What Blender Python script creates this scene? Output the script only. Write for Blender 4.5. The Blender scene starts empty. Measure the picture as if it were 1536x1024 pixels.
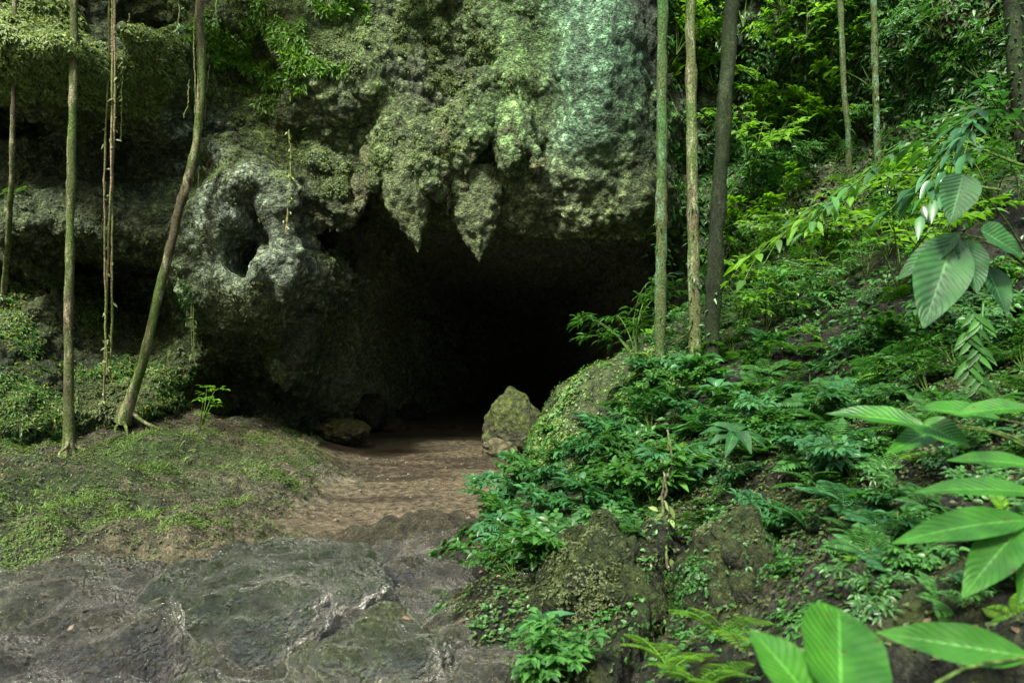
import bpy, math, time
import numpy as np
from mathutils import Vector
T0 = time.time()
SC = bpy.context.scene
COL = SC.collection
FPX = 1109.0
CAMZ = 2.2
rng = np.random.default_rng(7)

def P(px, py, Y):
    return np.array([(px - 768.0) / FPX * Y, Y, CAMZ - (py - 512.0) / FPX * Y])

# ---------------------------------------------------------------- numpy noise
def _h(ix, iy, iz, seed):
    h = (ix.astype(np.int64) * 374761393 + iy.astype(np.int64) * 668265263 + iz.astype(np.int64) * 2147483647 + seed * 1274126177) & 0xFFFFFFFF
    h = ((h ^ (h >> 13)) * 1274126177) & 0xFFFFFFFF
    h = ((h ^ (h >> 16)) * 2246822519) & 0xFFFFFFFF
    return h ^ (h >> 15)

def _hf(ix, iy, iz, seed):
    return (_h(ix, iy, iz, seed) & 0xFFFFFF).astype(np.float32) / 16777216.0

def vn(p, size, seed=0):
    q = p / size
    i = np.floor(q).astype(np.int64)
    f = (q - i).astype(np.float32)
    f = f * f * (3 - 2 * f)
    r = 0
    for a in (0, 1):
        wx = f[:, 0] if a else 1 - f[:, 0]
        for b in (0, 1):
            wy = f[:, 1] if b else 1 - f[:, 1]
            for c in (0, 1):
                wz = f[:, 2] if c else 1 - f[:, 2]
                r = r + wx * wy * wz * _hf(i[:, 0] + a, i[:, 1] + b, i[:, 2] + c, seed)
    return r * 2 - 1

def fbm(p, size, octv=3, seed=0):
    r = 0; a = 1.0; t = 0
    for k in range(octv):
        r = r + a * vn(p, size / 2 ** k, seed + k * 17); t += a; a *= 0.5
    return r / t

def worley(p, size, seed=0):
    q = p / size
    i = np.floor(q).astype(np.int64)
    f = (q - i).astype(np.float32)
    F1 = np.full(len(p), 9.0, np.float32); F2 = F1.copy(); ID = np.zeros(len(p), np.float32)
    for a in (-1, 0, 1):
        for b in (-1, 0, 1):
            for c in (-1, 0, 1):
                x = i[:, 0] + a; y = i[:, 1] + b; z = i[:, 2] + c
                h = _h(x, y, z, seed)
                dx = a + (h & 1023) / 1024.0 - f[:, 0]
                dy = b + ((h >> 10) & 1023) / 1024.0 - f[:, 1]
                dz = c + ((h >> 20) & 1023) / 1024.0 - f[:, 2]
                d = np.sqrt(dx * dx + dy * dy + dz * dz).astype(np.float32)
                m = d < F1
                F2 = np.where(m, F1, np.minimum(F2, d))
                ID = np.where(m, (h & 255) / 255.0, ID)
                F1 = np.where(m, d, F1)
    return F1, F2, ID

def vol_noise(xs, ys, zs, size, seed):
    """smooth value noise on a regular grid (separable B-spline)"""
    r = np.random.default_rng(seed)
    def W(c):
        q = c / size; q = q - math.floor(q.min()) + 1
        n = int(q.max()) + 4
        M = np.zeros((len(c), n), np.float32)
        i = np.floor(q).astype(int); f = q - i
        w = [(1 - f) ** 3 / 6, (3 * f ** 3 - 6 * f ** 2 + 4) / 6, (-3 * f ** 3 + 3 * f ** 2 + 3 * f + 1) / 6, f ** 3 / 6]
        for k in range(4):
            M[np.arange(len(c)), i + k - 1] += w[k]
        return M
    A, B, C = W(xs), W(ys), W(zs)
    L = (r.random((A.shape[1], B.shape[1], C.shape[1]), dtype=np.float32) * 2 - 1) * 1.9
    t = np.tensordot(A, L, (1, 0))
    t = np.einsum('jb,ibc->ijc', B, t, optimize=True)
    return np.tensordot(t, C, (2, 1)).astype(np.float32)

def rbf(pts, vals, smooth=1e-3):
    pts = np.asarray(pts, float); vals = np.asarray(vals, float)
    n = len(pts)
    def k(r2): return 0.5 * r2 * np.log(r2 + 1e-9)
    D = ((pts[:, None] - pts[None]) ** 2).sum(-1)
    A = np.zeros((n + 3, n + 3)); A[:n, :n] = k(D) + np.eye(n) * smooth
    A[:n, n] = 1; A[:n, n + 1:] = pts; A[n, :n] = 1; A[n + 1:, :n] = pts.T
    b = np.zeros(n + 3); b[:n] = vals
    w = np.linalg.solve(A, b)
    def f(q):
        sh = q.shape[:-1]; q = q.reshape(-1, 2)
        r = np.full(len(q), w[n]) + q @ w[n + 1:]
        for j in range(n):
            r += w[j] * k(((q - pts[j]) ** 2).sum(-1))
        return r.reshape(sh)
    return f

def blend_cols(pts, cols, q, sigma):
    """normalised gaussian blend of colours"""
    pts = np.asarray(pts, float); cols = np.asarray(cols, float)
    W = np.full(len(q), 1e-9); C = np.zeros((len(q), 3))
    for p, c in zip(pts, cols):
        d2 = ((q - p) ** 2).sum(-1) / sigma ** 2
        w = np.exp(-d2) + 1e-4 / (1 + d2 * d2)
        W += w; C += w[:, None] * c
    return C / W[:, None]

def sstep(x, a, b):
    t = np.clip((x - a) / (b - a), 0, 1); return t * t * (3 - 2 * t)

# ---------------------------------------------------------------- mesh helpers
def link(name, data, parent=None):
    o = bpy.data.objects.new(name, data); COL.objects.link(o)
    if parent is not None: o.parent = parent
    return o

def mk_mesh(name, V, F, mat=None, col=None, uv=None, smooth=True):
    """F: (n,4) or (n,3) int array, or list of both"""
    me = bpy.data.meshes.new(name)
    Fs = F if isinstance(F, list) else [F]
    Fs = [np.asarray(f, np.int32) for f in Fs if len(f)]
    nl = sum(f.size for f in Fs); nf = sum(len(f) for f in Fs)
    me.vertices.add(len(V)); me.vertices.foreach_set('co', np.ascontiguousarray(V, np.float32).ravel())
    me.loops.add(nl); me.loops.foreach_set('vertex_index', np.concatenate([f.ravel() for f in Fs]))
    st = []; o = 0
    for f in Fs:
        st.append(o + np.arange(len(f)) * f.shape[1]); o += f.size
    me.polygons.add(nf)
    me.polygons.foreach_set('loop_start', np.concatenate(st).astype(np.int32))
    me.update(calc_edges=True)
    if smooth: me.polygons.foreach_set('use_smooth', np.ones(nf, bool))
    if col is not None:
        a = me.color_attributes.new('Col', 'FLOAT_COLOR', 'POINT')
        c = np.ones((len(V), 4), np.float32); c[:, :col.shape[1]] = col
        a.data.foreach_set('color', c.ravel())
    if uv is not None:
        li = np.concatenate([f.ravel() for f in Fs])
        l = me.uv_layers.new(name='UVMap')
        l.data.foreach_set('uv', np.ascontiguousarray(uv[li], np.float32).ravel())
    if mat: me.materials.append(mat)
    me.validate()
    return me

def vnormals(V, F):
    """area weighted vertex normals of a quad mesh"""
    a = V[F[:, 2]] - V[F[:, 0]]; b = V[F[:, 3 if F.shape[1] > 3 else 1]] - V[F[:, 1 if F.shape[1] > 3 else 0]]
    if F.shape[1] == 3: a, b = V[F[:, 1]] - V[F[:, 0]], V[F[:, 2]] - V[F[:, 0]]
    n = np.cross(a, b)
    N = np.zeros_like(V)
    for k in range(F.shape[1]):
        for c in range(3):
            N[:, c] += np.bincount(F[:, k], n[:, c], len(V))
    return N / (np.linalg.norm(N, axis=1, keepdims=True) + 1e-12)

def subdiv(V, F):
    E = np.concatenate([F[:, [0, 1]], F[:, [1, 2]], F[:, [2, 3]], F[:, [3, 0]]]).astype(np.int64)
    E.sort(axis=1)
    key = E[:, 0] * len(V) + E[:, 1]
    u, inv = np.unique(key, return_inverse=True)
    a = u // len(V); b = u % len(V)
    mid = (V[a] + V[b]) / 2; cen = V[F].mean(1)
    n0 = len(V); n1 = n0 + len(mid); m = len(F)
    e = inv.reshape(4, m) + n0; c = np.arange(m) + n1
    NF = np.concatenate([np.stack([F[:, k], e[k], c, e[(k + 3) % 4]], 1) for k in range(4)])
    return np.concatenate([V, mid, cen]), NF

def surface_nets(S, org, h):
    neg = S < 0
    nx, ny, nz = S.shape
    cnt = np.zeros((nx - 1, ny - 1, nz - 1), np.int8)
    for a in (0, 1):
        for b in (0, 1):
            for c in (0, 1):
                cnt += neg[a:nx - 1 + a, b:ny - 1 + b, c:nz - 1 + c]
    act = (cnt > 0) & (cnt < 8)
    I, J, K = np.nonzero(act)
    idx = np.full(act.shape, -1, np.int32); idx[I, J, K] = np.arange(len(I))
    acc = np.zeros((len(I), 3)); num = np.zeros(len(I))
    cs = [(a, b, c) for a in (0, 1) for b in (0, 1) for c in (0, 1)]
    val = {c: S[I + c[0], J + c[1], K + c[2]] for c in cs}
    for c0 in cs:
        for ax in range(3):
            if c0[ax]: continue
            c1 = list(c0); c1[ax] = 1; c1 = tuple(c1)
            s0, s1 = val[c0], val[c1]
            m = (s0 < 0) != (s1 < 0)
            t = np.where(m, s0 / np.where(m, s0 - s1, 1), 0)
            p = np.zeros((len(I), 3)) + np.array(c0); p[:, ax] += t
            acc += p * m[:, None]; num += m
    V = (acc / num[:, None] + np.stack([I, J, K], 1)) * h + np.array(org)
    Fs = []
    for ax in range(3):
        o1, o2 = (ax + 1) % 3, (ax + 2) % 3
        sl0 = [slice(None)] * 3; sl1 = [slice(None)] * 3
        sl0[ax] = slice(0, -1); sl1[ax] = slice(1, None)
        for o in (o1, o2): sl0[o] = slice(1, -1); sl1[o] = slice(1, -1)
        a = neg[tuple(sl0)]; b = neg[tuple(sl1)]
        for mask, flip in ((a & ~b, False), (~a & b, True)):
            q = np.array(np.nonzero(mask)).T
            q[:, o1] += 1; q[:, o2] += 1
            def cell(d1, d2):
                r = q.copy(); r[:, o1] += d1; r[:, o2] += d2
                return idx[r[:, 0], r[:, 1], r[:, 2]]
            f = np.stack([cell(-1, -1), cell(0, -1), cell(0, 0), cell(-1, 0)], 1)
            if flip: f = f[:, ::-1]
            Fs.append(f)
    return V, np.concatenate(Fs)

def knob(V, N, layers, seed=0, amt=1.0):
    """cauliflower / crusty displacement along normals; returns verts, crevice 0..1"""
    cre = np.zeros(len(V)); out = V.copy()
    W = V + 0.06 * np.stack([vn(V, .3, 1), vn(V, .3, 2), vn(V, .3, 3)], 1)
    for k, (size, amp) in enumerate(layers):
        F1, F2, _ = worley(W, size, seed + k * 5)
        b = np.clip(1 - F1 * 1.15, -0.2, 1)
        out += N * ((b - 0.35) * amp * amt)[:, None]
        cre = np.maximum(cre, (1 - sstep(F2 - F1, 0.0, 0.35)) * (0.9 if k else 0.7))
    return out, cre

def tube(pts, rad, seg=8, twist=0):
    pts = np.asarray(pts, float); n = len(pts); rad = np.broadcast_to(np.asarray(rad, float), (n,))
    T = np.gradient(pts, axis=0); T /= np.linalg.norm(T, axis=1, keepdims=True)
    ref = np.array([0, 1.0, 0]) if abs(T[0, 1]) < .9 else np.array([1.0, 0, 0])
    U = np.cross(T, ref); U /= np.linalg.norm(U, axis=1, keepdims=True); W = np.cross(T, U)
    a = np.linspace(0, 2 * np.pi, seg, endpoint=False)
    V = pts[:, None] + rad[:, None, None] * (np.cos(a)[None, :, None] * U[:, None] + np.sin(a)[None, :, None] * W[:, None])
    V = V.reshape(-1, 3)
    i = np.arange(n - 1)[:, None] * seg; j = np.arange(seg)[None]; j2 = (j + 1) % seg
    F = np.stack([i + j, i + j2, i + seg + j2, i + seg + j], -1).reshape(-1, 4)
    uv = np.stack([np.tile(a / 6.28, n), np.repeat(np.linspace(0, 1, n), seg)], 1)
    return V, F, uv

def join(parts):
    Vs, Fs, U = [], [], []; o = 0
    for p in parts:
        Vs.append(p[0]); Fs.append(p[1] + o); o += len(p[0])
        U.append(p[2] if len(p) > 2 else np.zeros((len(p[0]), 2)))
    return np.concatenate(Vs), np.concatenate(Fs), np.concatenate(U)

def catmull(ctrl, n):
    c = np.asarray(ctrl, float); c = np.vstack([2 * c[0] - c[1], c, 2 * c[-1] - c[-2]])
    out = []
    m = len(c) - 3
    for t in np.linspace(0, m - 1e-6, n):
        i = int(t); f = t - i; p = c[i:i + 4]
        out.append(.5 * (2 * p[1] + (p[2] - p[0]) * f + (2 * p[0] - 5 * p[1] + 4 * p[2] - p[3]) * f * f + (-p[0] + 3 * p[1] - 3 * p[2] + p[3]) * f ** 3))
    return np.array(out)

# leaves: p base, d direction, n face normal, len, wid, droop
PROF = {'lance': lambda u: np.sin(np.pi * np.clip(u, 0, 1) ** .8) ** .9,
        'ovate': lambda u: np.sin(np.pi * u ** .62) ** .75,
        'round': lambda u: np.sqrt(np.clip(1 - (2 * u ** .9 - 1) ** 2, 0, 1)),
        'strap': lambda u: np.clip(np.minimum(u * 9, (1 - u) * 3), 0, 1) ** .7}
def leaves(p, d, n, ln, wd, droop=.25, rows=3, shape='lance', fold=.18, wave=0.0, cols=1):
    p = np.atleast_2d(p); N = len(p)
    d = np.broadcast_to(d, (N, 3)); n = np.broadcast_to(n, (N, 3))
    ln = np.broadcast_to(ln, (N,)); wd = np.broadcast_to(wd, (N,)); droop = np.broadcast_to(droop, (N,))
    d = d / (np.linalg.norm(d, axis=1, keepdims=True) + 1e-9)
    s = np.cross(d, n); s /= (np.linalg.norm(s, axis=1, keepdims=True) + 1e-9)
    n = np.cross(s, d)
    u = np.linspace(0.0, 1, rows + 2)
    w = PROF[shape](u) * .5; w[0] = .03; w[-1] = .02
    v = np.linspace(-1, 1, 2 * cols + 1)
    U, Vv = np.meshgrid(u, v, indexing='ij')
    Wd = w[:, None] * Vv
    wav = wave * np.sin(U * 17 + np.abs(Vv) * 2) * np.abs(Vv)
    cen = p[:, None, None] + d[:, None, None] * (ln[:, None, None] * (U - 0 * U))[..., None]
    X = cen + s[:, None, None] * (wd[:, None, None] * Wd)[..., None]
    X = X + n[:, None, None] * ((np.abs(Wd) * fold * 2)[None] * wd[:, None, None] + wav[None] * wd[:, None, None])[..., None]
    X = X - n[:, None, None] * 0
    X[..., 2] -= (droop * ln)[:, None, None] * (U ** 2)[None]
    k = len(v); R = len(u)
    i = np.arange(R - 1)[:, None] * k; j = np.arange(k - 1)[None]
    f = np.stack([i + j, i + j + 1, i + k + j + 1, i + k + j], -1).reshape(-1, 4)
    F = (f[None] + (np.arange(N) * R * k)[:, None, None]).reshape(-1, 4)
    uv = np.tile(np.stack([Vv * .5 + .5, U], -1).reshape(-1, 2), (N, 1))
    return X.reshape(-1, 3), F, uv

# ---------------------------------------------------------------- materials
class NT:
    def __init__(s, m): s.m = m; m.use_nodes = True; s.t = m.node_tree; s.t.nodes.clear()
    def n(s, ty, **k):
        nd = s.t.nodes.new(ty)
        for a, v in k.items():
            if a in nd.inputs.keys() if isinstance(a, str) and a[0].isupper() else False: nd.inputs[a].default_value = v
            elif hasattr(nd, a): setattr(nd, a, v)
            else: nd.inputs[a.replace('_', ' ')].default_value = v
        return nd
    def l(s, a, b): s.t.links.new(a, b)

def math_node(t, op, a, b=None):
    n = t.n('ShaderNodeMath', operation=op)
    for i, x in enumerate((a, b)):
        if x is None: continue
        if isinstance(x, (int, float)): n.inputs[i].default_value = x
        else: t.l(x, n.inputs[i])
    return n.outputs[0]

def ramp(t, fac, stops):
    r = t.n('ShaderNodeValToRGB'); e = r.color_ramp.elements
    e[0].position, e[0].color = stops[0][0], (*stops[0][1], 1)
    e[1].position, e[1].color = stops[-1][0], (*stops[-1][1], 1)
    for p, c in stops[1:-1]:
        x = e.new(p); x.color = (*c, 1)
    t.l(fac, r.inputs[0]); return r.outputs[0]

def mixc(t, fac, a, b, mode='MIX'):
    m = t.n('ShaderNodeMix', data_type='RGBA', blend_type=mode)
    for sock, x in ((m.inputs[0], fac), (m.inputs[6], a), (m.inputs[7], b)):
        if isinstance(x, (int, float)): sock.default_value = x
        elif isinstance(x, tuple): sock.default_value = (*x, 1)
        else: t.l(x, sock)
    return m.outputs[2]

def rock_mat(name, cell=28., bump=.9, dist=.03, rough=(.6, .9), spec=.35, contrast=.75, moss=None, stretch=(1, 1, 1), coat=0.):
    t = NT(bpy.data.materials.new(name)); out = t.n('ShaderNodeOutputMaterial'); b = t.n('ShaderNodeBsdfPrincipled')
    t.l(b.outputs[0], out.inputs[0])
    tc = t.n('ShaderNodeTexCoord'); mp = t.n('ShaderNodeMapping'); mp.inputs['Scale'].default_value = stretch
    t.l(tc.outputs['Object'], mp.inputs[0])
    at = t.n('ShaderNodeAttribute', attribute_name='Col')
    n1 = t.n('ShaderNodeTexNoise'); n1.inputs['Scale'].default_value = 9; n1.inputs['Detail'].default_value = 8; n1.inputs['Roughness'].default_value = .68
    n2 = t.n('ShaderNodeTexNoise'); n2.inputs['Scale'].default_value = 55; n2.inputs['Detail'].default_value = 5; n2.inputs['Roughness'].default_value = .7
    vo = t.n('ShaderNodeTexVoronoi'); vo.inputs['Scale'].default_value = cell
    v2 = t.n('ShaderNodeTexVoronoi'); v2.inputs['Scale'].default_value = cell * 2.6
    t.l(mp.outputs[0], n1.inputs[0]); t.l(mp.outputs[0], n2.inputs[0])
    wv = t.n('ShaderNodeVectorMath', operation='SCALE'); wv.inputs['Scale'].default_value = .07; t.l(n1.outputs['Color'], wv.inputs[0])
    ad = t.n('ShaderNodeVectorMath', operation='ADD'); t.l(mp.outputs[0], ad.inputs[0]); t.l(wv.outputs[0], ad.inputs[1])
    t.l(ad.outputs[0], vo.inputs['Vector']); t.l(ad.outputs[0], v2.inputs['Vector'])
    # height
    h = math_node(t, 'MULTIPLY', vo.outputs['Distance'], -1.0)
    h = math_node(t, 'ADD', h, math_node(t, 'MULTIPLY', v2.outputs['Distance'], -.45))
    h = math_node(t, 'ADD', h, math_node(t, 'MULTIPLY', n1.outputs[0], 1.5))
    h = math_node(t, 'ADD', h, math_node(t, 'MULTIPLY', n2.outputs[0], .5))
    if coat:
        m3 = t.n('ShaderNodeMapping'); m3.inputs['Rotation'].default_value = (0, 0, .5); m3.inputs['Scale'].default_value = (1, .75, 1); t.l(tc.outputs['Object'], m3.inputs[0])
        rp = t.n('ShaderNodeTexNoise'); rp.inputs['Scale'].default_value = 48; rp.inputs['Detail'].default_value = 3; rp.inputs['Distortion'].default_value = .1; t.l(m3.outputs[0], rp.inputs[0])
        h = math_node(t, 'ADD', h, math_node(t, 'MULTIPLY', rp.outputs[0], 2.6))
    bp = t.n('ShaderNodeBump'); bp.inputs['Strength'].default_value = bump; bp.inputs['Distance'].default_value = dist
    t.l(h, bp.inputs['Height']); t.l(bp.outputs[0], b.inputs['Normal'])
    # colour: attribute * speckle
    lo = 1 - contrast
    s1 = ramp(t, n2.outputs[0], [(.32, (lo * .7,) * 3), (.5, (.9,) * 3), (.68, (1.9, 1.9, 1.8))])
    c = mixc(t, 1.0, at.outputs['Color'], s1, 'MULTIPLY')
    s2 = ramp(t, n1.outputs[0], [(.34, (.22, .25, .2)), (.5, (.95, .97, .9)), (.64, (1.65, 1.6, 1.5))])
    c = mixc(t, 1.0, c, s2, 'MULTIPLY')
    s3 = ramp(t, vo.outputs['Color'], [(.0, (.62, .7, .6)), (.5, (1, 1, 1)), (1, (1.35, 1.3, 1.25))])
    c = mixc(t, .8, c, s3, 'MULTIPLY')
    ridge = None
    if moss:
        n3 = t.n('ShaderNodeTexNoise'); n3.inputs['Scale'].default_value = moss[1]; n3.inputs['Detail'].default_value = 6; n3.inputs['Roughness'].default_value = .65
        t.l(tc.outputs['Object'], n3.inputs[0])
        g = t.n('ShaderNodeNewGeometry'); sx = t.n('ShaderNodeSeparateXYZ'); t.l(g.outputs['Normal'], sx.inputs[0])
        f = math_node(t, 'ADD', n3.outputs[0], math_node(t, 'MULTIPLY', sx.outputs[2], .16))
        f2 = ramp(t, f, [(moss[2], (0, 0, 0)), (moss[2] + .12, (1, 1, 1))])
        mc = mixc(t, n2.outputs[0], tuple(x * .4 for x in moss[0]), tuple(x * 1.6 for x in moss[0]))
        c = mixc(t, f2, c, mc)
    t.l(c, b.inputs['Base Color'])
    r = t.n('ShaderNodeMapRange'); r.inputs['From Min'].default_value = .35; r.inputs['From Max'].default_value = .65
    r.inputs['To Min'].default_value = rough[0]; r.inputs['To Max'].default_value = rough[1]
    t.l(n1.outputs[0], r.inputs['Value']); t.l(r.outputs[0], b.inputs['Roughness'])
    b.inputs['Specular IOR Level'].default_value = spec
    if coat > .5:
        gl = t.n('ShaderNodeBsdfGlossy'); gl.inputs['Color'].default_value = (.95, .92, .84, 1); gl.inputs['Roughness'].default_value = .27; t.l(bp.outputs[0], gl.inputs['Normal'])
        wm = t.n('ShaderNodeTexNoise'); wm.inputs['Scale'].default_value = 1.3; wm.inputs['Detail'].default_value = 5; wm.inputs['Roughness'].default_value = .7; t.l(tc.outputs['Object'], wm.inputs[0])
        ms = t.n('ShaderNodeMixShader'); t.l(ramp(t, wm.outputs[0], [(.47, (.02,) * 3), (.66, (.2,) * 3)]), ms.inputs[0]); t.l(b.outputs[0], ms.inputs[1]); t.l(gl.outputs[0], ms.inputs[2]); t.l(ms.outputs[0], out.inputs[0])
    if coat: b.inputs['Coat Weight'].default_value = coat; b.inputs['Coat Roughness'].default_value = .12; b.inputs['Coat IOR'].default_value = 1.6; t.l(bp.outputs[0], b.inputs['Coat Normal'])
    return t.m

def leaf_mat(name, dark, light, trans=.35, rough=.38, veins=0., back=None, spec=.5):
    t = NT(bpy.data.materials.new(name)); out = t.n('ShaderNodeOutputMaterial'); b = t.n('ShaderNodeBsdfPrincipled')
    g = t.n('ShaderNodeNewGeometry'); tc = t.n('ShaderNodeTexCoord')
    n1 = t.n('ShaderNodeTexNoise'); n1.inputs['Scale'].default_value = 14; n1.inputs['Detail'].default_value = 3
    t.l(tc.outputs['Object'], n1.inputs[0])
    oi = t.n('ShaderNodeObjectInfo')
    f = math_node(t, 'ADD', math_node(t, 'MULTIPLY', g.outputs['Random Per Island'], .6), math_node(t, 'MULTIPLY', n1.outputs[0], .35))
    f = math_node(t, 'ADD', f, math_node(t, 'MULTIPLY', oi.outputs['Random'], .2))
    c = ramp(t, f, [(.1, dark), (.6, tuple((a + b_) / 2 for a, b_ in zip(dark, light))), (.95, light), (1.0, (light[0] * 1.6, light[1] * 1.1, light[2]))])
    uv = t.n('ShaderNodeSeparateXYZ'); t.l(tc.outputs['UV'], uv.inputs[0])
    ax = math_node(t, 'ABSOLUTE', math_node(t, 'SUBTRACT', uv.outputs[0], .5))
    if veins:
        mid = math_node(t, 'LESS_THAN', ax, .022)
        sv = math_node(t, 'SINE', math_node(t, 'ADD', math_node(t, 'MULTIPLY', uv.outputs[1], 75.), math_node(t, 'ADD', math_node(t, 'MULTIPLY', ax, -34.), math_node(t, 'MULTIPLY', n1.outputs[0], 5.))))
        c2 = mixc(t, math_node(t, 'MULTIPLY', mid, veins), c, tuple(min(1, x * 2.2 + .05) for x in light))
        sv2 = math_node(t, 'MULTIPLY', math_node(t, 'GREATER_THAN', sv, .95), veins * .2)
        c = mixc(t, sv2, c2, tuple(min(1, x * 1.5 + .02) for x in light))
        bp = t.n('ShaderNodeBump'); bp.inputs['Strength'].default_value = .4; bp.inputs['Distance'].default_value = .004
        t.l(math_node(t, 'ADD', math_node(t, 'MULTIPLY', sv, -.6), math_node(t, 'MULTIPLY', n1.outputs[0], 1.5)), bp.inputs['Height']); t.l(bp.outputs[0], b.inputs['Normal'])
        n4 = t.n('ShaderNodeTexNoise'); n4.inputs['Scale'].default_value = 55; n4.inputs['Detail'].default_value = 4; t.l(tc.outputs['Object'], n4.inputs[0])
        c = mixc(t, ramp(t, n4.outputs[0], [(.66, (0, 0, 0)), (.70, (1, 1, 1))]), c, (.09, .07, .02))
        n5 = t.n('ShaderNodeTexNoise'); n5.inputs['Scale'].default_value = 9; n5.inputs['Detail'].default_value = 3; t.l(tc.outputs['Object'], n5.inputs[0])
        c = mixc(t, 1.0, c, ramp(t, n5.outputs[0], [(.35, (.55, .6, .6)), (.65, (1.3, 1.25, 1.1))]), 'MULTIPLY')
    t.l(c, b.inputs['Base Color'])
    b.inputs['Roughness'].default_value = rough; b.inputs['Specular IOR Level'].default_value = spec
    tr = t.n('ShaderNodeBsdfTranslucent')
    tcx = mixc(t, 1.0, c, (1.5, 1.6, .5), 'MULTIPLY'); t.l(tcx, tr.inputs[0])
    mx = t.n('ShaderNodeMixShader'); mx.inputs[0].default_value = trans
    t.l(b.outputs[0], mx.inputs[1]); t.l(tr.outputs[0], mx.inputs[2]); t.l(mx.outputs[0], out.inputs[0])
    return t.m

def bark_mat(name, base, moss, mf=.5, lichen=None, stretch=.25):
    t = NT(bpy.data.materials.new(name)); out = t.n('ShaderNodeOutputMaterial'); b = t.n('ShaderNodeBsdfPrincipled'); t.l(b.outputs[0], out.inputs[0])
    tc = t.n('ShaderNodeTexCoord'); mp = t.n('ShaderNodeMapping'); mp.inputs['Scale'].default_value = (1, 1, stretch); t.l(tc.outputs['Object'], mp.inputs[0])
    n1 = t.n('ShaderNodeTexNoise'); n1.inputs['Scale'].default_value = 7; n1.inputs['Detail'].default_value = 7; n1.inputs['Roughness'].default_value = .7
    n2 = t.n('ShaderNodeTexNoise'); n2.inputs['Scale'].default_value = 45; n2.inputs['Detail'].default_value = 5; n2.inputs['Roughness'].default_value = .7
    n3 = t.n('ShaderNodeTexNoise'); n3.inputs['Scale'].default_value = 3; n3.inputs['Detail'].default_value = 5
    t.l(mp.outputs[0], n1.inputs[0]); t.l(tc.outputs['Object'], n2.inputs[0]); t.l(mp.outputs[0], n3.inputs[0])
    c = mixc(t, ramp(t, n3.outputs[0], [(mf - .1, (0, 0, 0)), (mf + .1, (1, 1, 1))]), base, moss)
    if lichen:
        c = mixc(t, ramp(t, n1.outputs[0], [(.52, (0, 0, 0)), (.6, (1, 1, 1))]), c, lichen)
    c = mixc(t, 1.0, c, ramp(t, n2.outputs[0], [(.33, (.25,) * 3), (.5, (.95,) * 3), (.66, (2.0,) * 3)]), 'MULTIPLY')
    t.l(c, b.inputs['Base Color']); b.inputs['Roughness'].default_value = .85; b.inputs['Specular IOR Level'].default_value = .2
    bp = t.n('ShaderNodeBump'); bp.inputs['Strength'].default_value = .8; bp.inputs['Distance'].default_value = .015
    t.l(math_node(t, 'ADD', n1.outputs[0], math_node(t, 'MULTIPLY', n2.outputs[0], .6)), bp.inputs['Height']); t.l(bp.outputs[0], b.inputs['Normal'])
    return t.m

M_cliff = rock_mat('cliff_rock', cell=20, bump=1, dist=.055, rough=(.5, .85), contrast=.75)
M_wet = rock_mat('wet_rock', cell=30, bump=1, dist=.03, rough=(.15, .35), spec=1.0, contrast=.5, stretch=(1.0, .55, 1.6), coat=.7)
M_damp = rock_mat('damp_rock', cell=30, bump=.8, dist=.02, rough=(.4, .7), spec=.35, contrast=.65, moss=((.06, .08, .02), 3.5, .68))
M_bank = rock_mat('bank_soil', cell=30, bump=1, dist=.04, rough=(.45, .85), contrast=.7, moss=((.045, .06, .014), 2.6, .66))
M_boulder = rock_mat('boulder_rock', cell=18, bump=.9, dist=.03, rough=(.6, .9), contrast=.5)
L_mid = leaf_mat('leaf_green', (.006, .032, .008), (.08, .24, .05))
L_blue = leaf_mat('leaf_bluish', (.006, .034, .012), (.065, .22, .075), rough=.32)
L_bright = leaf_mat('leaf_bright', (.02, .08, .01), (.17, .37, .03), trans=.45)
L_yellow = leaf_mat('leaf_yellow_green', (.07, .11, .02), (.24, .32, .06), trans=.4)
L_moss = leaf_mat('moss_leaf', (.04, .07, .016), (.21, .30, .085), trans=.25, rough=.6)
L_darkmoss = leaf_mat('moss_dark', (.02, .035, .01), (.09, .12, .035), trans=.25, rough=.6)
L_mound = leaf_mat('mound_moss', (.02, .05, .01), (.15, .26, .035), trans=.25, rough=.6)
L_pale = leaf_mat('leaf_pale', (.08, .15, .035), (.27, .4, .11), trans=.35, rough=.5)
L_big = leaf_mat('leaf_large', (.018, .10, .012), (.06, .23, .022), trans=.4, rough=.36, veins=.4)
L_bigblue = leaf_mat('leaf_large_blue', (.012, .06, .018), (.035, .13, .038), trans=.3, rough=.5, spec=.3, veins=.45)
L_litter = leaf_mat('dead_leaf', (.03, .018, .012), (.17, .11, .065), trans=.1, rough=.6)
B_green = bark_mat('bark_green', (.055, .07, .025), (.035, .09, .025), .5, (.09, .17, .11))
B_pale = bark_mat('bark_pale', (.085, .08, .045), (.06, .105, .025), .48, (.2, .22, .13))
B_dark = bark_mat('bark_dark', (.010, .014, .007), (.013, .026, .007), .5, (.025, .036, .018))
B_brown = bark_mat('bark_brown', (.05, .043, .026), (.055, .085, .02), .46, (.17, .16, .1))
B_vine = bark_mat('vine_bark', (.19, .14, .09), (.12, .15, .05), .48)
B_stem = bark_mat('green_stem', (.05, .09, .02), (.06, .12, .02), .5)
print('mats', time.time() - T0)

# ---------------------------------------------------------------- bookkeeping
def tag(o, label=None, cat=None, group=None, kind=None):
    if label: o['label'] = label
    if cat: o['category'] = cat
    if group: o['group'] = group
    if kind: o['kind'] = kind
    return o
def empty(name, loc, label, cat, group=None, rz=0.):
    o = bpy.data.objects.new(name, None); COL.objects.link(o); o.location = loc; o.rotation_euler.z = rz
    o.empty_display_size = .1
    return tag(o, label, cat, group)

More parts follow.
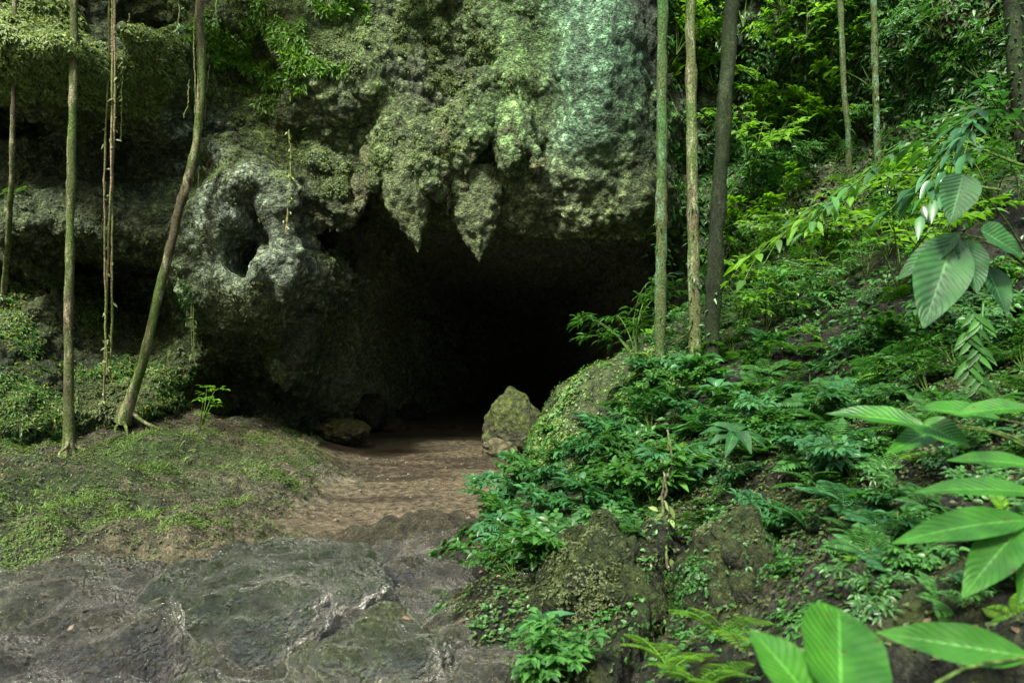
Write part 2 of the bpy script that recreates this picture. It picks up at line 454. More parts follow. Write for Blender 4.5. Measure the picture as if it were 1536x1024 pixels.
# ================================================================= CLIFF
# (px, py, Y, colour)
C_MAIN = (.22, .25, .14); C_MOSS = (.14, .17, .04); C_TEAL = (.24, .37, .30); C_GREY = (.40, .40, .40)
C_DK = (.085, .10, .06); C_OH = (.16, .2, .03); C_VDK = (.09, .10, .065); C_GRN = (.2, .28, .13); C_BG = (.05, .07, .035)
FC = [  # shelf, left jamb and lip underside colours raised to offset their shade
 (0, 20, 10.4, C_OH), (100, 60, 9.9, C_OH), (180, 40, 10.4, C_OH), (60, 128, 10.3, C_OH), (150, 112, 10.5, C_OH), (0, 120, 10.3, C_OH), (-150, 60, 10, C_OH),
 (230, 60, 12.8, C_DK), (260, 10, 12.5, C_MOSS), (330, 30, 12.3, C_MOSS), (250, 120, 12.4, (.17, .19, .17)), (300, 200, 12.6, C_GREY), (340, 130, 12.8, C_MOSS),
 (0, 228, 12.1, C_DK), (100, 228, 12.1, C_DK), (200, 222, 12.5, (.14, .15, .12)), (-150, 225, 12.5, C_DK),
 (0, 320, 11.0, (.12, .15, .07)), (100, 300, 11.4, (.16, .17, .12)), (200, 300, 11.6, (.18, .2, .13)), (270, 300, 11.9, (.19, .21, .13)),
 (20, 400, 10.9, (.11, .14, .05)), (150, 370, 11.7, (.17, .18, .12)), (240, 385, 12.0, (.2, .21, .14)), (-150, 400, 11, C_DK),
 (180, 430, 13.7, (.16, .12, .09)), (250, 450, 13.4, (.20, .17, .12)), (150, 480, 12.7, (.12, .13, .05)), (60, 450, 11.5, (.09, .12, .04)),
 (20, 520, 10.9, (.04, .055, .025)), (100, 560, 11.4, (.05, .06, .03)), (20, 640, 10.2, (.05, .07, .025)), (140, 640, 11.2, (.09, .1, .035)), (200, 580, 11.9, (.08, .1, .03)), (-150, 600, 10.3, C_DK),
 (250, 560, 12.2, (.11, .13, .04)), (250, 625, 12.1, (.09, .1, .035)), (200, 640, 11.5, (.08, .09, .035)), (100, 430, 13.0, (.14, .12, .07)), (270, 500, 12.6, (.12, .15, .06)),
 (330, 250, 11.8, (.42, .41, .42)), (400, 290, 11.65, (.42, .41, .43)), (355, 330, 11.7, C_GREY), (310, 380, 11.8, (.38, .38, .36)), (410, 400, 11.65, (.44, .44, .45)),
 (360, 450, 11.75, (.32, .33, .26)), (290, 440, 12.0, (.3, .32, .22)), (400, 470, 11.9, (.3, .31, .22)), (440, 380, 11.9, (.38, .38, .34)),
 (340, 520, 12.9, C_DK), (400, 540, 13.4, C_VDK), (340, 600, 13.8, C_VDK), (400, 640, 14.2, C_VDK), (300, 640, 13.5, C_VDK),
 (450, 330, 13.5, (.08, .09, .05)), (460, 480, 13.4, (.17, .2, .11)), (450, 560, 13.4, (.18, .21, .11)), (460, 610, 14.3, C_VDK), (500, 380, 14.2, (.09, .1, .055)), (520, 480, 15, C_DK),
 (400, 0, 12.5, C_MOSS), (380, 80, 12.7, C_MOSS), (380, 180, 12.7, C_MOSS), (430, 60, 12.3, C_MOSS), (450, 130, 12.3, (.26, .26, .17)), (430, 230, 12.9, C_MOSS), (490, 200, 12.6, C_MAIN),
 (500, 40, 12.2, C_GRN), (560, 110, 12.3, C_MAIN), (600, 30, 12.5, C_MAIN), (640, 110, 12.8, (.2, .19, .16)), (560, 200, 12.7, C_MAIN), (480, 280, 13.2, (.12, .13, .06)),
 (600, 260, 12.8, C_MAIN), (660, 220, 12.9, C_MAIN), (670, 270, 13.1, C_MAIN), (540, 310, 13.5, (.1, .11, .05)), (680, 40, 13.0, C_MAIN), (690, 130, 13.5, (.12, .13, .08)),
 (730, 30, 12.7, C_GRN), (760, 120, 12.5, C_GRN), (750, 200, 12.7, C_GRN), (780, 240, 12.8, C_GRN), (810, 60, 12.95, (.10, .15, .06)), (815, 160, 13.0, (.11, .14, .07)), (815, 225, 13.0, (.13, .14, .1)),
 (870, 20, 12.5, C_TEAL), (880, 110, 12.3, C_TEAL), (870, 200, 12.5, C_TEAL), (930, 60, 12.5, (.1, .18, .12)), (940, 170, 12.7, (.1, .16, .09)), (900, 235, 12.75, (.16, .2, .12)),
 (980, 60, 13.3, (.05, .06, .045)), (985, 200, 13.4, (.09, .12, .06)), (990, 290, 13.5, (.1, .12, .06)), (850, 270, 12.95, (.24, .26, .14)), (950, 280, 13.1, (.2, .22, .12)), (850, 312, 13.1, (.36, .37, .23)), (770, 308, 13.1, (.36, .37, .23)), (940, 312, 13.2, (.3, .33, .19)), (770, 275, 12.95, (.24, .26, .15)),
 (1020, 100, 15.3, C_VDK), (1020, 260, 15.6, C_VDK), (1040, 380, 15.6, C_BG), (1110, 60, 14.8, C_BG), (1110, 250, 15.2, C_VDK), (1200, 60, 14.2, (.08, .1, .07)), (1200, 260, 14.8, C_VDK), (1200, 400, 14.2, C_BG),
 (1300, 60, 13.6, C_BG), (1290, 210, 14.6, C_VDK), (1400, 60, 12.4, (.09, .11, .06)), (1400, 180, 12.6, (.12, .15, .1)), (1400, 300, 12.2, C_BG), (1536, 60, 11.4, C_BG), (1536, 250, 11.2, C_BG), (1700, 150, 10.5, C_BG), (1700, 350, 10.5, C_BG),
]
fp = np.array([[*P(a, b, y)] for a, b, y, c in FC]); fcol = np.array([c for *_, c in FC])
fx = np.concatenate([fp[:, [0, 2]], [[-12, 11], [0, 11], [6, 11], [12, 11], [-12, 0], [12, 0], [-7, 10], [0, 9.5], [10, 9]]])
fy = np.concatenate([fp[:, 1], [10, 12.8, 14, 11.5, 10, 11.5, 11, 12.3, 12]])
Ff = rbf(fx, fy, 2e-2)

h = .065
ox, oy, oz = -12.5, 8.6, -.6
xs = np.arange(ox, 12.5, h); ys = np.arange(oy, 27.5, h); zs = np.arange(oz, 10.6, h)
Q = np.stack(np.meshgrid(xs, zs, indexing='ij'), -1)
Fxz = Ff(Q).astype(np.float32)
Xg = xs[:, None, None].astype(np.float32); Yg = ys[None, :, None].astype(np.float32); Zg = zs[None, None, :].astype(np.float32)
S = (Fxz[:, None, :] - Yg) * .7
def smin(a, b, k):
    hh = np.maximum(k - np.abs(a - b), 0) / k
    return np.minimum(a, b) - hh * hh * k * .25
def smax(a, b, k): return -smin(-a, -b, k)
NZ1 = vol_noise(xs, ys, zs, 1.5, 3); NZ2 = vol_noise(xs, ys, zs, .62, 4); NZ3 = vol_noise(xs, ys, zs, .3, 5)
def ell(c, r):
    q = np.sqrt(((Xg - c[0]) / r[0]) ** 2 + ((Yg - c[1]) / r[1]) ** 2 + ((Zg - c[2]) / r[2]) ** 2)
    return (q - 1) * min(r)
def cone(a, b, ra, rb, pw=.8):
    """solid tapered from a (radius ra) to b (radius rb); bounding box limited"""
    a = np.array(a); b = np.array(b); ab = b - a; L2 = (ab ** 2).sum()
    lo = np.minimum(a, b) - ra - .5; hi = np.maximum(a, b) + ra + .5
    sx = slice(*np.searchsorted(xs, [lo[0], hi[0]])); sy = slice(*np.searchsorted(ys, [lo[1], hi[1]])); sz = slice(*np.searchsorted(zs, [lo[2], hi[2]]))
    x = Xg[sx]; y = Yg[:, sy]; z = Zg[:, :, sz]
    t = np.clip(((x - a[0]) * ab[0] + (y - a[1]) * ab[1] + (z - a[2]) * ab[2]) / L2, 0, 1)
    d = np.sqrt((x - a[0] - t * ab[0]) ** 2 + (y - a[1] - t * ab[1]) ** 2 + (z - a[2] - t * ab[2]) ** 2)
    return (sx, sy, sz), (d - (rb + (ra - rb) * (1 - t) ** pw)).astype(np.float32)
# teal / green slab regions have gentler relief
pil = sstep(Xg, -5.3, -4.9) * (1 - sstep(Xg, -3.5, -3.2)) * sstep(Zg, 2.4, 2.8) * (1 - sstep(Zg, 5.2, 5.8)) * (Yg < 14)
soft = (1 - .6 * pil) * (1 - .65 * sstep(Xg, -.6, .2) * (1 - sstep(Xg, 2.2, 2.8)) * sstep(Zg, 4.9, 5.6) * (Yg < 15))
S += (NZ1 * .20 + NZ2 * .19 * (1 - 1.0 * np.abs(NZ1)) + NZ3 * .09) * soft
# lobes and teeth on the brow
for a, b, ra, rb in [((585, 200, 12.7), (562, 285, 12.6), .3, .04), ((640, 215, 12.7), (655, 300, 12.7), .42, .05), ((600, 180, 12.8), (612, 300, 12.75), .42, .2),
                     ((690, 190, 12.8), (688, 290, 12.9), .35, .08), ((775, 180, 12.7), (762, 262, 12.5), .34, .05), ((800, 200, 12.8), (806, 245, 12.6), .2, .04),
                     ((725, 120, 12.7), (722, 218, 12.5), .3, .03), ((520, 270, 13.1), (510, 345, 13.1), .4, .1), ((480, 250, 13), (478, 330, 13.2), .35, .1),
                     ((560, 330, 14.2), (505, 380, 14.2), .4, .1), ((945, 300, 14.4), (938, 362, 14.4), .22, .03), ((440, 300, 13.2), (455, 560, 13.6), .42, .3), ((405, 300, 11.9), (415, 330, 11.9), .2, .2),
                     ((430, 520, 13.4), (428, 585, 13.2), .35, .12), ((428, 280, 11.85), (430, 440, 11.9), .24, .24), ((300, 330, 12.0), (298, 440, 12.1), .22, .3), ((335, 230, 12.2), (420, 300, 11.9), .33, .34)]:
    sl, d = cone(P(*a), P(*b), ra, rb)
    S[sl] = smin(S[sl], d + NZ3[sl] * .05 + NZ2[sl] * .05, .22)
# cavity of the cave
lx = np.interp(zs, [-.6, 0, 1, 2.1, 3, 3.7, 4.5, 5.2], [-4.7, -4.5, -4.1, -3.95, -3.6, -3.05, -2.55, -1.6])[None, None, :]
yy = np.maximum(Yg - 15.3, 0)
left = lx + np.minimum(yy, 9) * (.30 - .03 * Zg); right = 3.05 - .02 * Zg - yy * .17
ceil_ = np.interp(xs, [-4, -2.5, -1.5, 0, 1, 2, 3], [4.35, 4.5, 4.64, 4.48, 4.38, 4.36, 4.36])[:, None, None] + np.clip(15.0 - Yg, 0, 3) * np.interp(xs, [-3, -1.5, -.3, 1], [.02, .0, -.11, -.12])[:, None, None] - yy * .12
cav = np.maximum(np.maximum(left - Xg, Xg - right), np.maximum(Zg - ceil_, Yg - 26.3 + 0 * Xg)).astype(np.float32)
cav = cav + NZ1 * .22 + NZ2 * .12 + NZ3 * .05
S = smax(S, -cav, .25); del cav
for c, r in [((357, 381, 11.7), (.25, 1.9, .40)), ((335, 585, 12.9), (.62, 1.1, .58)), ((40, 182, 12.7), (2.8, 1.9, .66)), ((185, 170, 12.8), (.9, 1.1, .45)), ((170, 402, 12.8), (.95, .9, .16)),
             ((230, 70, 12.3), (.5, .8, .6)), ((262, 648, 12.2), (.6, .9, .22)), ((420, 610, 13.6), (.5, 1, .5)), ((30, 350, 12), (.5, .5, .12)), ((262, 225, 12.4), (.3, .4, .12))]:
    cc = P(*c)
    S = smax(S, -(ell(cc, r).astype(np.float32) + NZ2 * .06 + NZ3 * .04), .16)
for a, b, ra, rb in [((672, 20, 13.0), (700, 160, 13.2), .2, .1), ((700, 150, 13.1), (722, 290, 13.0), .08, .17), ((735, 225, 12.9), (700, 262, 12.9), .1, .12), ((812, 0, 12.6), (812, 215, 12.7), .13, .1), ((640, 90, 12.5), (600, 150, 12.4), .09, .05),
                     ((545, 235, 12.7), (520, 330, 12.9), .12, .16), ((985, 0, 13.2), (975, 210, 13.3), .16, .1)]:
    sl, d = cone(P(*a), P(*b), max(ra, rb), min(ra, rb), 1)
    S[sl] = smax(S[sl], -(d + NZ3[sl] * .05), .12)
V, F = surface_nets(S, (ox, oy, oz), h)
del S, NZ1, NZ2, NZ3
print('cliff nets', len(V), time.time() - T0)
# drop faces deep inside (nothing sees them) and keep cave to y=26
V, F = subdiv(V, F)
N = vnormals(V, F)
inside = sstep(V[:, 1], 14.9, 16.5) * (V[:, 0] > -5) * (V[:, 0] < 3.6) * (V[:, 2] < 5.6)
slab = sstep(V[:, 0], -.6, .1) * (1 - sstep(V[:, 0], 2.2, 2.7)) * sstep(V[:, 2], 5.0, 5.5)
pilv = sstep(V[:, 0], -5.3, -4.9) * (1 - sstep(V[:, 0], -3.6, -3.3)) * sstep(V[:, 2], 2.4, 2.8) * (1 - sstep(V[:, 2], 5.2, 5.6)) * (V[:, 1] < 13.5)
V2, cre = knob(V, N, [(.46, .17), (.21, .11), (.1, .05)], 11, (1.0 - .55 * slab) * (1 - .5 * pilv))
V2 += N * (fbm(V, .16, 3, 40) * .02)[:, None]
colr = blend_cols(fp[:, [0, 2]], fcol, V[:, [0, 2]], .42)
m1 = sstep(fbm(V, .9, 4, 70), -.05, .35)[:, None]; up = sstep(N[:, 2], -.1, .7)[:, None]
mossc = np.array([.15, .19, .035])
isg = (1 - .7 * pilv[:, None]) * np.clip((colr[:, :1] - .05) * 5, 0, 1) * (1 - slab[:, None] * .8)
colr = colr * (1 - isg * m1 * .5) + mossc * isg * m1 * .5
colr = colr * (1 - isg * up * .3) + np.array([.16, .2, .07]) * isg * up * .3
grey = sstep(fbm(V, .7, 4, 90), .1, .4)[:, None] * isg
colr = colr * (1 - grey * .4) + np.array([.25, .26, .22]) * grey * .4
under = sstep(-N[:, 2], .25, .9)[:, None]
colr *= (1 - .2 * under) * (1 - .88 * cre[:, None]) * (1 + .45 * fbm(V, .12, 2, 44)[:, None])  # crevice dirt and shade painted into the colour for contrast
strk = sstep(fbm(V * np.array([1, .3, .1]), .22, 3, 5), .0, .45)[:, None]
colr *= (1 - .5 * strk * slab[:, None]) * (1 + .55 * slab[:, None])
colr = colr * (1 - inside[:, None]) + (np.array([.085, .08, .06]) + np.array([.07, .066, .048]) * (sstep(-V[:, 0], .6, 1.6) * sstep(-V[:, 2], -3.6, -2.2))[:, None]) * inside[:, None]  # cave darkness painted into the rock colour, left wall lifted to show faintly
colr = colr * np.array([1.3, 1.62, 1.38])
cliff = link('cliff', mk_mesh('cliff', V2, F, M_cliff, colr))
tag(cliff, 'mossy limestone cliff with dark cave mouth and hanging stalactites', kind='structure')
cliffV, cliffN, cliffC = V2, N, colr
print('cliff', len(V2), time.time() - T0)

# stalactites (parts of the cliff)
def stalactite(top, tip, R, seed, col, flat=.85, pw=.62):
    top = P(*top); tip = P(*tip); n = 46; seg = 56
    t = np.linspace(0, 1, n); r = R * 1.25 * np.minimum(1, .72 + t * 1.1) * np.clip(1 - t, 0, 1) ** pw * (1 + .07 * np.sin(t * 9 + seed)); r[-1] = .008
    c = top[None] * (1 - t[:, None]) + tip[None] * t[:, None]; c[:, 0] += .05 * np.sin(t * 4 + seed) * R * 3 * t * (1 - t)
    V, F, _ = tube(c, r, seg); V[:, 1] = top[1] + (V[:, 1] - top[1]) * flat
    N = vnormals(V, F)
    if ((V - c[0])[seg * 5:seg * 6] * N[seg * 5:seg * 6]).sum() < 0: N = -N; F = F[:, ::-1]
    ta = np.repeat(t, seg); damp = np.clip((1 - ta) * 5, 0, 1)
    fl = 1 - 2 * np.abs(vn(V * np.array([1, 1, .16]), .13, seed))
    V = V + N * (fl * .045 * damp)[:, None]
    V, cre = knob(V, N, [(.24, .075), (.11, .045), (.055, .02)], seed, .3 + .7 * damp)
    colr = np.array(col)[None] * (1 - .4 * cre[:, None]) * (.8 + .4 * (vn(V, .2, seed + 3)[:, None] * .5 + .5))  # painted crevice shade, as on the cliff
    o = link('stalactite', mk_mesh('stalactite', V, F, M_cliff, colr), cliff)
    return o
stalactite((598, 215, 12.75), (627, 378, 12.75), .5, 3, (.2, .26, .13), pw=.85)
stalactite((712, 258, 13.2), (719, 393, 13.1), .52, 9, (.18, .23, .12), pw=.85)
stalactite((515, 330, 14.0), (503, 403, 14.0), .3, 5, (.06, .07, .035))
stalactite((552, 320, 14.1), (545, 421, 14.1), .34, 6, (.06, .07, .035))
stalactite((650, 200, 12.75), (655, 303, 12.7), .42, 7, (.2, .21, .12), pw=.8)
stalactite((770, 190, 12.75), (763, 266, 12.55), .36, 8, (.15, .2, .1), pw=.8)
stalactite((566, 225, 12.75), (559, 287, 12.6), .24, 12, (.18, .2, .1))
stalactite((938, 300, 14.2), (937, 366, 14.2), .15, 14, (.07, .08, .045))
stalactite((450, 470, 13.3), (428, 588, 13.15), .4, 15, (.075, .085, .045), pw=.8)
for (a, b, r) in [((600, 285, 13.3), (598, 318, 13.2), .12), ((480, 320, 13.2), (474, 352, 13.2), .2), ((525, 300, 13.1), (520, 345, 13.1), .22)]:
    stalactite(a, b, r, int(a[0]), (.13, .15, .08))
for (a, b, r) in [((640, 270, 12.9), (638, 322, 12.85), .1), ((672, 270, 12.9), (670, 318, 12.9), .13), ((583, 240, 12.7), (577, 300, 12.6), .14), ((806, 240, 12.75), (808, 262, 12.7), .13), ((545, 265, 12.9), (538, 318, 12.8), .16), ((690, 250, 12.85), (694, 300, 12.85), .12), ((500, 290, 13.1), (495, 348, 13.1), .18), ((462, 300, 13.1), (458, 345, 13.1), .16), ((575, 330, 14.2), (571, 372, 14.2), .13), ((700, 230, 12.7), (698, 262, 12.6), .13)]:
    stalactite(a, b, r, int(b[0]), (.21, .23, .13) if a[2] < 13 else (.1, .115, .06), pw=.85)

# ================================================================= GROUND (heightfield)
DIRT = (.092, .073, .052); WET = (.035, .034, .018); WETG = (.056, .05, .03); MG = (.03, .058, .012); MG2 = (.045, .085, .015); LIT = (.07, .055, .04); GR = (.11, .11, .08); DKS = (.06, .055, .04)
GC = [
 (620, 655, 17, DKS, 1), (700, 665, 15.9, DIRT, 1), (560, 680, 14.5, DIRT, 1), (650, 720, 11.7, DIRT, 1), (740, 700, 13, DIRT, 1), (740, 750, 10.2, DIRT, 1), (560, 760, 9.8, DIRT, 1), (640, 788, 8.8, DIRT, 1), (480, 780, 8.8, DIRT, 1), (500, 740, 10.7, DIRT, 1), (800, 690, 13.5, DIRT, 1), (430, 770, 8.7, LIT, 1),
 (560, 700, 13, DIRT, 1), (520, 705, 12.6, DIRT, 1), (530, 735, 10.9, DIRT, 1), (490, 775, 9.2, DIRT, 1), (445, 790, 8.4, DIRT, 1), (500, 665, 16, DIRT, 1), (440, 645, 15.2, DKS, 1), (400, 640, 14, DKS, 1),
 (470, 680, 12.3, MG2, 1), (485, 715, 11.2, GR, 1), (400, 655, 12.3, (.15, .15, .06), 1), (330, 650, 12.1, LIT, 1), (200, 630, 11.6, LIT, 1), (350, 695, 10.2, MG2, 1), (430, 720, 10.3, GR, 1), (380, 750, 9, GR, 1),
 (230, 660, 10.6, MG2, 1), (160, 680, 10, MG2, 1), (200, 710, 9, MG, 1), (280, 740, 8.5, MG, 1), (100, 680, 10.3, DKS, 1), (30, 670, 9.8, DKS, 1), (60, 730, 8, MG, 1), (100, 760, 7.3, (.05, .07, .03), 1), (220, 770, 7.6, (.06, .08, .03), 1), (0, 780, 7, MG, 1), (320, 775, 7.9, (.09, .1, .05), 1), (-150, 700, 8.5, DKS, 1),
 (0, 835, 6, (.09, .11, .05), 1), (60, 812, 6.4, WETG, 1), (200, 815, 6.4, (.17, .14, .10), 1), (370, 800, 7.0, (.2, .15, .1), 1), (300, 800, 7.0, (.12, .11, .08), 1), (430, 797, 7.6, (.12, .1, .06), 1), (520, 800, 7.3, WETG, 1), (610, 796, 7.1, WETG, 1), (690, 782, 7.2, WETG, 1), (760, 800, 6.8, DKS, 1),
 (120, 880, 4.9, WETG, 1), (0, 900, 4.6, (.10, .12, .05), 1), (250, 900, 4.7, WETG, 1), (600, 850, 5.6, WETG, 1), (680, 850, 5.6, WETG, 1), (560, 900, 4.9, WETG, 1), (60, 970, 3.85, WETG, 1), (200, 1000, 3.6, WET, 1), (400, 1020, 3.5, (.05, .06, .03), 1), (550, 950, 4.2, WETG, 1), (500, 985, 3.9, (.07, .1, .03), 1), (620, 985, 3.75, (.05, .06, .03), 1), (690, 960, 4.0, WETG, 1), (720, 1020, 3.3, WETG, 1), (560, 1020, 3.45, WET, 1),
 (350, 880, 5.2, WET, 1), (450, 880, 5.2, WET, 1),
]
gp = np.array([P(a, b, y) for a, b, y, c, w in GC]); gcol = np.array([c for *_, c, w in GC])
ext = [(-3, 2, .62), (0, 1.8, .66), (2, 2, .6), (0, 0, .6), (-4, 0, .6), (4, 0, .6), (3.5, 6, .4), (3, 10, .2), (6, 12, .2), (7, 3, .4), (-8, 12, .9), (-8, 6, .6), (-9, 9, .9), (-3, 20, .1), (2, 20, 0), (0, 25, 0), (-9, 16, .9), (5, 17, .1), (-1, 17.5, -.02), (1.5, 17, 0)]
Gf0 = rbf(np.concatenate([gp[:, :2], [e[:2] for e in ext]]), np.concatenate([gp[:, 2], [e[2] for e in ext]]), 5e-3)
def Gf(q):
    f = Gf0(q); r = np.maximum(np.abs(q[..., 0]) / 11, np.abs(q[..., 1] - 12) / 15)
    return f * (1 - sstep(r, 1.0, 1.5)) + .3 * sstep(r, 1.0, 1.5)
def axis(a, b, fa, fb, st, far):
    m = np.arange(fa, fb, st); L = []; x = fa; d = st
    while x > a: d *= 1.25; x -= d; L.append(x)
    R = []; x = fb; d = st
    while x < b: d *= 1.25; x += d; R.append(x)
    return np.concatenate([L[::-1], m, R])
gx = axis(-80, 80, -9, 3.2, .035, 0)
gy = np.concatenate([axis(-60, 2.4, 2.4, 2.41, .03, 0)[:-2], np.arange(2.4, 8, .022), np.arange(8, 18, .04), np.arange(18, 28, .2), axis(28, 110, 28, 28.2, .3, 0)])
gy = np.unique(np.round(gy, 4))
GX, GY = np.meshgrid(gx, gy, indexing='ij')
Z = Gf(np.stack([GX, GY], -1))
V = np.stack([GX, GY, Z], -1).reshape(-1, 3)
ni, nj = GX.shape
I = (np.arange(ni - 1)[:, None] * nj + np.arange(nj - 1)[None])
F = np.stack([I, I + nj, I + nj + 1, I + 1], -1).reshape(-1, 4)
N = vnormals(V, F)
colr = blend_cols(gp[:, :2], gcol, V[:, :2], .55)
isd = np.array([[1. if c in (DIRT, DKS) and a > 430 and y > 8 else 0.] * 3 for a, b, y, c, w in GC])
dirt = sstep(blend_cols(gp[:, :2], isd, V[:, :2], .5)[:, 0] + .12 * fbm(V, .35, 3, 19), .38, .62)
YB = 6.4 + 1.0 * sstep(V[:, 0] + .25 * vn(V, .7, 15), -3.0, -1.6)
near = sstep(-V[:, 1] + YB, -.35, .35)          # foreground wet rock
cave_in = sstep(V[:, 1], 14.5, 17)
mossy = (1 - dirt) * (1 - near)
# relief
z = V[:, 2]
q = V.copy(); q[:, 2] = 0
ang = .45
qr = np.stack([q[:, 0] * math.cos(ang) + q[:, 1] * math.sin(ang), -q[:, 0] * math.sin(ang) + q[:, 1] * math.cos(ang), q[:, 2]], 1)
flow = fbm(qr * np.array([.55, 1.5, 1]), .5, 4, 21)
big = fbm(qr * np.array([.6, 1.2, 1]), 1.3, 2, 22)
ridg = 1 - np.abs(fbm(qr * np.array([.5, 1.6, 1]) + .05 * flow[:, None], .22, 3, 23))
qw = qr * np.array([.62, 1.0, 1]) + .16 * np.stack([fbm(q, .6, 2, 91), fbm(q, .6, 2, 92), 0 * z], 1)
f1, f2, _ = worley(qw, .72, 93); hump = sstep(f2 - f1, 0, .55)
g1, g2, _ = worley(qw + .05 * flow[:, None], .27, 94); hump2 = sstep(g2 - g1, 0, .5)
V[:, 2] += near * (big * .10 + flow * .05 + (hump - .75) * .17 + (hump2 - .7) * .035 + (ridg - .7) * .02)
V[:, 2] += mossy * (fbm(q, .8, 3, 24) * .19 + fbm(q, .3, 3, 25) * .09)
V[:, 2] += dirt * (fbm(q, 1.2, 3, 26) * .03 + fbm(q * np.array([.6, 1.4, 1]), .25, 3, 27) * .014)
def groove(pts, wd, dp):
    global V
    pts = np.array([P(*p)[:2] for p in pts]); dm = np.full(len(V), 9.0)
    for a_, b_ in zip(pts[:-1], pts[1:]):
        e = b_ - a_; tt = np.clip(((V[:, :2] - a_) @ e) / (e @ e), 0, 1); dm = np.minimum(dm, np.linalg.norm(V[:, :2] - a_ - tt[:, None] * e, axis=1))
    V[:, 2] -= dp * np.exp(-(dm / wd) ** 2)
groove([(548, 800, 7.2), (545, 870, 5.5), (470, 915, 4.9), (330, 950, 4.35), (270, 1010, 3.8)], .15, .15)
groove([(380, 795, 7.2), (300, 850, 5.8), (170, 960, 4.1), (120, 1020, 3.6)], .14, .10)
groove([(600, 1020, 3.5), (650, 930, 4.4), (700, 880, 5.0)], .12, .10)
groove([(0, 850, 5.7), (200, 830, 6.0), (370, 805, 6.8)], .12, .08)
for (a, b, y, rx, ry, hh) in [(130, 900, 4.9, .9, .5, .16), (620, 850, 5.4, .5, .4, .05), (540, 960, 4.3, .45, .3, .13), (50, 990, 3.8, .5, .35, .14), (640, 980, 4.0, .3, .3, .08), (260, 860, 5.6, .5, .3, .1), (250, 970, 4.1, .35, .3, .1)]:
    c_ = P(a, b, y); V[:, 2] += hh * np.exp(-(((V[:, 0] - c_[0]) / rx) ** 2 + ((V[:, 1] - c_[1]) / ry) ** 2) ** 1.5)
# ledge where the wet rock drops to the dirt
V[:, 2] -= .15 * near * sstep(V[:, 1], 5.4, 6.6)
N = vnormals(V, F)
Vk, cre = knob(V, N, [(.3, .05), (.12, .028), (.05, .012)], 31, .15 + .7 * near + 1.5 * mossy)
V = Vk
ns = fbm(q, .5, 4, 61)
mg = sstep(fbm(q, .7, 4, 62) + .25 * (hump - .6), -.05, .25)
colr = colr * (1 - (near * mg * .45)[:, None]) + np.array([.07, .105, .02]) * (near * mg * .45)[:, None]
lt = sstep(fbm(q * np.array([1, 1.6, 1]), .45, 3, 63), .1, .4) * mossy
colr = colr * (1 - .5 * lt[:, None]) + np.array([.15, .12, .095]) * .5 * lt[:, None]
colr *= (1 + .35 * ns[:, None]) * (1 - .5 * (cre * (near * .8 + mossy))[:, None]) * (1 - .6 * (near * (1 - hump))[:, None])  # shade in crevices and between humps painted into the ground colour
colr = colr * (1 + cave_in[:, None] * .8)  # cave floor colour lifted, standing in for faint light
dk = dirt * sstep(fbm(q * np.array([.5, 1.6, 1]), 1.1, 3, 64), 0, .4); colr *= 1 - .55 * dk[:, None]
# split in two objects: wet rock ground in front, dirt ground behind (same sheet, two material slots)
M_dirt = rock_mat('dirt_ground', cell=45, bump=.8, dist=.015, rough=(.28, .6), spec=.6, contrast=.4)
M_mossg = rock_mat('moss_ground', cell=34, bump=1, dist=.03, rough=(.6, .9), contrast=.65)
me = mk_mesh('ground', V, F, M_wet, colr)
me.materials.append(M_dirt); me.materials.append(M_mossg)
fn = near[F].mean(1); fd = dirt[F].mean(1)
mi = np.where(fn > .5, 0, np.where(fd > .3, 1, 2)).astype(np.int32)
me.polygons.foreach_set('material_index', mi)
ground = tag(link('ground', me), 'brown dirt floor, moss mound and wet rock in front of the cave', kind='structure')
gV, gN, gNear, gDirt, gMoss = V, vnormals(V, F), near, dirt, mossy
print('ground', len(V), time.time() - T0)

